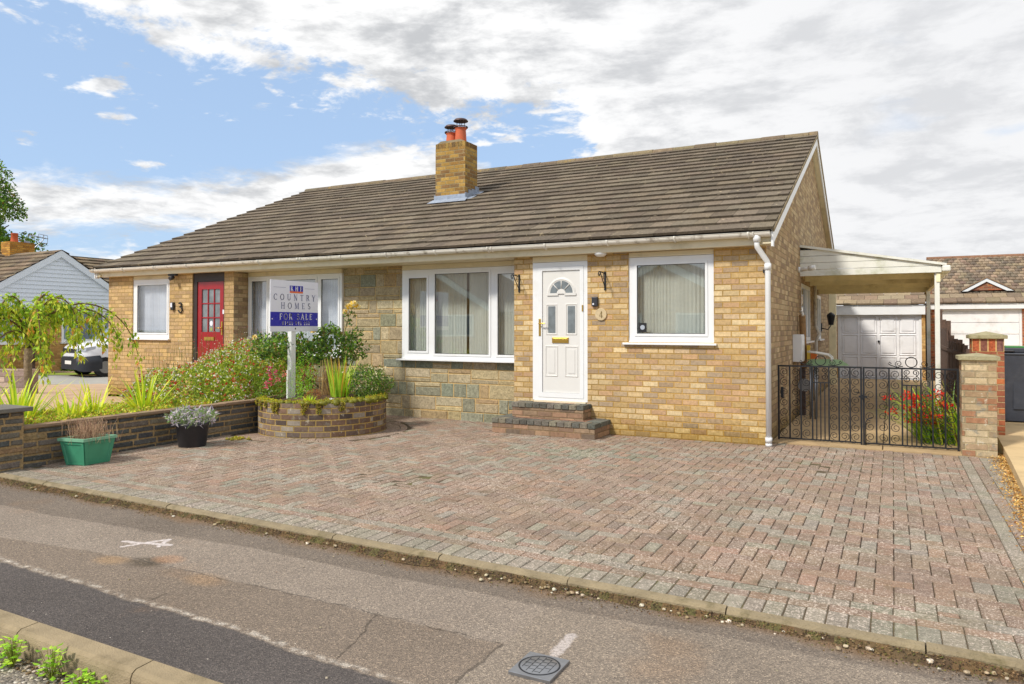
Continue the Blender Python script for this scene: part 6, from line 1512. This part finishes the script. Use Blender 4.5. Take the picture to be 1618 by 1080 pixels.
# white van
T = Vector((.888, .459, 0)); Nn = Vector((-.459, .888, 0))
van = thing('parked_van', 'white van with a black bumper parked beyond the left end of the bungalow', 'van', (-21.9, 5.3, -.17))
hd = radians(258); Fv = Vector((cos(hd), sin(hd), 0)); Sv = Vector((-Fv.y, Fv.x, 0)); V0 = Vector((-22.55, 5.15, -.17))   # nose centre on the ground
def vp(s, l, z): return V0-Fv*s+Sv*l+Vector((0, 0, z))
def loft(mb, st, half=True):
    rows = []
    for s_, secs in st: rows.append([vp(s_+ds, l, z) for (ds, l, z) in secs])
    i0 = len(mb.v); m_ = len(rows[0])
    for r in rows: mb.v += [tuple(p) for p in r]
    for k in range(len(rows)-1):
        for j in range(m_-1): mb.f.append((i0+k*m_+j, i0+k*m_+j+1, i0+(k+1)*m_+j+1, i0+(k+1)*m_+j)); mb.uv.append(None); mb.c.append(None); mb.sm.append(True)
    mb.face([tuple(p) for p in rows[0]]); mb.face([tuple(p) for p in rows[-1]][::-1])
def sec(w, zb, zs, zt_, tw): return [(0, -w, zb), (0, -w*1.0, (zb+zs)/2), (0, -w*.985, zs), (0, -tw, zt_-.04), (0, -tw*.86, zt_), (0, 0, zt_+.02), (0, tw*.86, zt_), (0, tw, zt_-.04), (0, w*.985, zs), (0, w, (zb+zs)/2), (0, w, zb)]
mb = MB(); loft(mb, [(0.0, sec(.66, .42, .80, .92, .60)), (.06, sec(.76, .36, .86, 1.00, .70)), (.18, sec(.86, .32, .92, 1.07, .78)), (.45, sec(.92, .30, .98, 1.14, .82)), (.95, sec(.925, .30, 1.02, 1.22, .84)), (1.02, sec(.925, .30, 1.04, 1.25, .84)), (1.65, sec(.925, .30, 1.10, 1.76, .74)), (1.95, sec(.925, .30, 1.12, 1.84, .76)), (4.35, sec(.925, .30, 1.14, 1.86, .80)), (4.42, sec(.90, .34, 1.12, 1.80, .78))]); mb.build('body', m_paint, van, smooth=True)
mb = MB(); bsec = lambda w, a, b: [(0, -w, a), (0, -w-.012, (a+b)/2), (0, -w, b), (0, 0, b+.004), (0, w, b), (0, w+.012, (a+b)/2), (0, w, a)]
loft(mb, [(-.05, bsec(.62, .26, .66)), (.0, bsec(.74, .22, .68)), (.10, bsec(.86, .20, .68)), (.30, bsec(.935, .20, .70)), (.55, bsec(.945, .20, .72)), (.62, bsec(.945, .22, .60))]); mb.build('bumper', m_vtrim, van)
mb = MB(); loft(mb, [(-.012, bsec(.60, .80, .93)), (.05, bsec(.72, .80, .96)), (.10, bsec(.78, .82, .98))]); mb.build('grille', m_vtrim, van)
for l in (-1, 1):
    mb = MB()
    pts = [(-.02, .56, .82), (.05, .72, .83), (.16, .845, .86), (.42, .925, .93), (.44, .925, 1.02), (.18, .85, .98), (.06, .74, .96), (-.01, .58, .93)]
    q = [vp(s_-.012, l*(w+.008), z) for s_, w, z in pts]
    for k in range(3): mb.face([q[k], q[k+1], q[6-k], q[7-k]])
    mb.build('headlight', m_head, van)
    mb = MB(); mb.tube([vp(.72, l*.76, .33), vp(.72, l*.94, .33)], .33, 20); wl = mb.build('wheel', m_tyre, van); mb = MB(); mb.tube([vp(.72, l*.94, .33), vp(.72, l*.948, .33)], .2, 14); mb.build('rim', m_steel, wl)
    mb = MB(); mb.tube([vp(3.6, l*.76, .33), vp(3.6, l*.94, .33)], .33, 20); mb.build('wheel', m_tyre, van)
    mb = MB(); mb.face([vp(1.15, l*.918, 1.10), vp(2.25, l*.925, 1.14), vp(2.25, l*.79, 1.70), vp(1.66, l*.78, 1.66)]); mb.build('side_window', m_glassfar, van)
    mb = MB(); b0 = vp(1.2, l*1.03, 1.18); mb.tube([vp(1.2, l*.93, 1.12), b0], .03, 6); mb.box(b0.x-.06, b0.y-.08, b0.z-.1, b0.x+.06, b0.y+.08, b0.z+.12); mb.build('wing_mirror', m_vtrim, van)
mb = MB(); mb.face([vp(.99, -.76, 1.262), vp(.99, .76, 1.262), vp(1.63, .66, 1.775), vp(1.63, -.66, 1.775)]); mb.build('windscreen', m_glassfar, van)
mb = MB(); mb.face([vp(-.066, -.26, .43), vp(-.066, .26, .43), vp(-.066, .26, .545), vp(-.066, -.26, .545)]); np_ = mb.build('number_plate', m_plate, van)
# low wall, brown bench, hedge clumps, path strips beyond the front garden
def strip(name, n0, n1, z, m, extra=0):
    C0 = Vector((1.405, -9.669, 0)); a, b = -26+extra, 8.5-n1*.62
    q = [C0+Nn*n0+T*a, C0+Nn*n0+T*(-9.5), C0+Nn*n1+T*(-9.5), C0+Nn*n1+T*a]
    mb = MB(); mb.face([(p.x, p.y, z) for p in q]); return mb.build(name, m, struct=True)
hl = thing('block_wall', 'low pale block wall behind the weeping tree', 'wall', (-15.5, -.4, .1))
mb = MB(); C0 = Vector((1.405, -9.669, 0)); p0, p1 = C0+Nn*16+T*(-14), C0+Nn*16+T*(-10.4); d_ = (p1-p0)
m_blk = brick_mat('pale_block', [c8(178, 158, 148), c8(160, 142, 134), c8(190, 172, 158), c8(150, 134, 128)], c8(150, 132, 112), bw=.3, bh=.12)
mb.face([(p0.x, p0.y, -.2), (p1.x, p1.y, -.2), (p1.x, p1.y, .56), (p0.x, p0.y, .56)], uv=[(0, 0), (3.6, 0), (3.6, .76), (0, .76)]); e = Nn*.2
mb.face([(p1.x, p1.y, -.2), (p1.x+e.x, p1.y+e.y, -.2), (p1.x+e.x, p1.y+e.y, .56), (p1.x, p1.y, .56)]); mb.face([(p0.x, p0.y, .56), (p1.x, p1.y, .56), (p1.x+e.x, p1.y+e.y, .56), (p0.x+e.x, p0.y+e.y, .56)]); mb.build('wall_body', m_blk, hl)
for k, (u_, w_, h_, lab) in enumerate(((-16.0, .55, .5, 'small clipped green shrub left of the van'), (-15.0, .4, .42, 'round green shrub just left of the van bumper'), (-18.2, .6, .55, 'dark green shrub below the left bungalow window'))):
    c = C0+Nn*27.2+T*u_; t = thing('small_shrub', lab, 'shrub', (c.x, c.y, -.2), 'small shrubs in front of the distant bungalow'); mb = MB()
    foliage(mb, ellip((c.x, c.y, .05), (w_, w_, h_), .35, 2.), (c.x-1, c.x+1, c.y-1, c.y+1, -.2, .8), 900, .09, .05, gM, .3); mb.build('leaves', m_leaf, t)
c = C0+Nn*26.4+T*(-17.9); bn2 = thing('garden_bench', 'dark brown wooden bench below the distant bungalow window', 'bench', (c.x, c.y, -.15))
M_ = Matrix.Translation((c.x, c.y, -.15)) @ Matrix.Rotation(radians(27), 4, 'Z')
mb = MB(); mb.box(-.8, -.25, .40, .8, .25, .45, M=M_); mb.build('seat', m_fence, bn2); mb = MB(); [mb.box(-.8, .22, .5+k*.14, .8, .26, .6+k*.14, M=M_) for k in range(3)]; mb.build('backrest', m_fence, bn2)
for sx in (-.75, .69): mb = MB(); mb.box(sx, -.22, 0, sx+.06, .24, .92 if True else .4, M=M_); mb.build('leg', m_fence, bn2)

# tall tree at the far left
t = thing('tall_tree', 'tall loose-leaved tree at the far left edge behind the roofs', 'tree', (-65, 23.6, -.3)); mb = MB()
mb.tube([(-65, 23.6, -.4), (-64.9, 23.6, 5), (-64.8, 23.7, 10)], [.5, .4, .2], 8, col=c8(110, 96, 80)); limbs_ = []
for k in range(9):
    a = k*2.4; z0_ = 5+k*.9; e = V3((-65+2.2*cos(a), 23.6+2.2*sin(a), z0_+2.2)); mb.tube([(-64.9, 23.6, z0_), (e.x*.5-32.45, e.y*.5+11.8, z0_+1.4), e], [.16, .1, .04], 6, col=c8(110, 96, 80))
mb.build('trunk', m_rust, t); mb = MB()
cl = [((-65, 23.6, 9.8), (3.0, 3.0, 5.0)), ((-64.2, 24.0, 6.8), (3.2, 2.6, 2.8)), ((-64.8, 23.7, 13.4), (1.8, 1.8, 2.2))]; fs = [ellip(a, b, .9, .55, .5) for a, b in cl]
foliage(mb, lambda p: max(f(p) for f in fs)*(1 if MN.noise(p*.9) > -.25 else .12), (-69, -60.5, 20, 27.5, 3.5, 16.2), 17000, .26, .17, gD+gM, .2); mb.build('crown', m_leaf, t)

# street and verges beyond the garden, laid on the real slope of the ground
strip('far_street', 21.0, 24.9, -.16, m_grey); strip('far_verge', 24.9, 26.1, -.145, m_grass); strip('far_path', 26.1, 27.3, -.13, m_pinkp)

# houses across the road (they show in the window panes)
for (x0, x1, y, hz, lab) in ((-28., -18.5, -26., 5.2, 'bungalow across the road with a wide white-edged gable, mirrored in the large window'), (-14., -4.5, -27.5, 5.0, 'smaller bungalow across the road, mirrored in the small right window')):
    t = thing('opposite_bungalow', lab, 'house', ((x0+x1)/2, y, -.3)); xm = (x0+x1)/2
    mb = MB(); wall(mb, 'y', y, x0, x1, -.4, 2.5, []); mb.face([(x0, y, 2.5), (x1, y, 2.5), (xm, y, hz)]); mb.face([(x0, y, -.4), (x0, y, 2.5), (x0, y-9, 2.5), (x0, y-9, -.4)]); mb.face([(x1, y, -.4), (x1, y-9, -.4), (x1, y-9, 2.5), (x1, y, 2.5)]); mb.build('wall', m_garb, t)
    mb = MB(); mb.prism([(x0-.4, 2.3), (x0+.2, 2.3), (xm, hz-.35), (x1-.2, 2.3), (x1+.4, 2.3), (xm, hz+.1)], y+.05, y+.12, 'y'); mb.build('bargeboard', m_white, t)
    mb = MB(); mb.face([(x0-.45, y+.14, 2.32), (xm, y+.14, hz+.14), (xm, y-9, hz+.14), (x0-.45, y-9, 2.32)]); mb.face([(x1+.45, y+.14, 2.32), (x1+.45, y-9, 2.32), (xm, y-9, hz+.14), (xm, y+.14, hz+.14)]); mb.build('roof', mat('opposite_roof', c8(112, 96, 80), .9, var=.25), t)
    for a in (x0+1.2, x0+5.6):
        mb = MB(); plate(mb, a, a+2.6, .9, 2.2, y+.06, [(a+.1, a+1.2, 1., 2.1), (a+1.35, a+2.5, 1., 2.1)], .04); w_ = mb.build('window', m_white, t); mb = MB(); mb.box(a+.05, y+.02, .95, a+2.55, y+.03, 2.15); mb.build('pane', m_glassfar, w_)
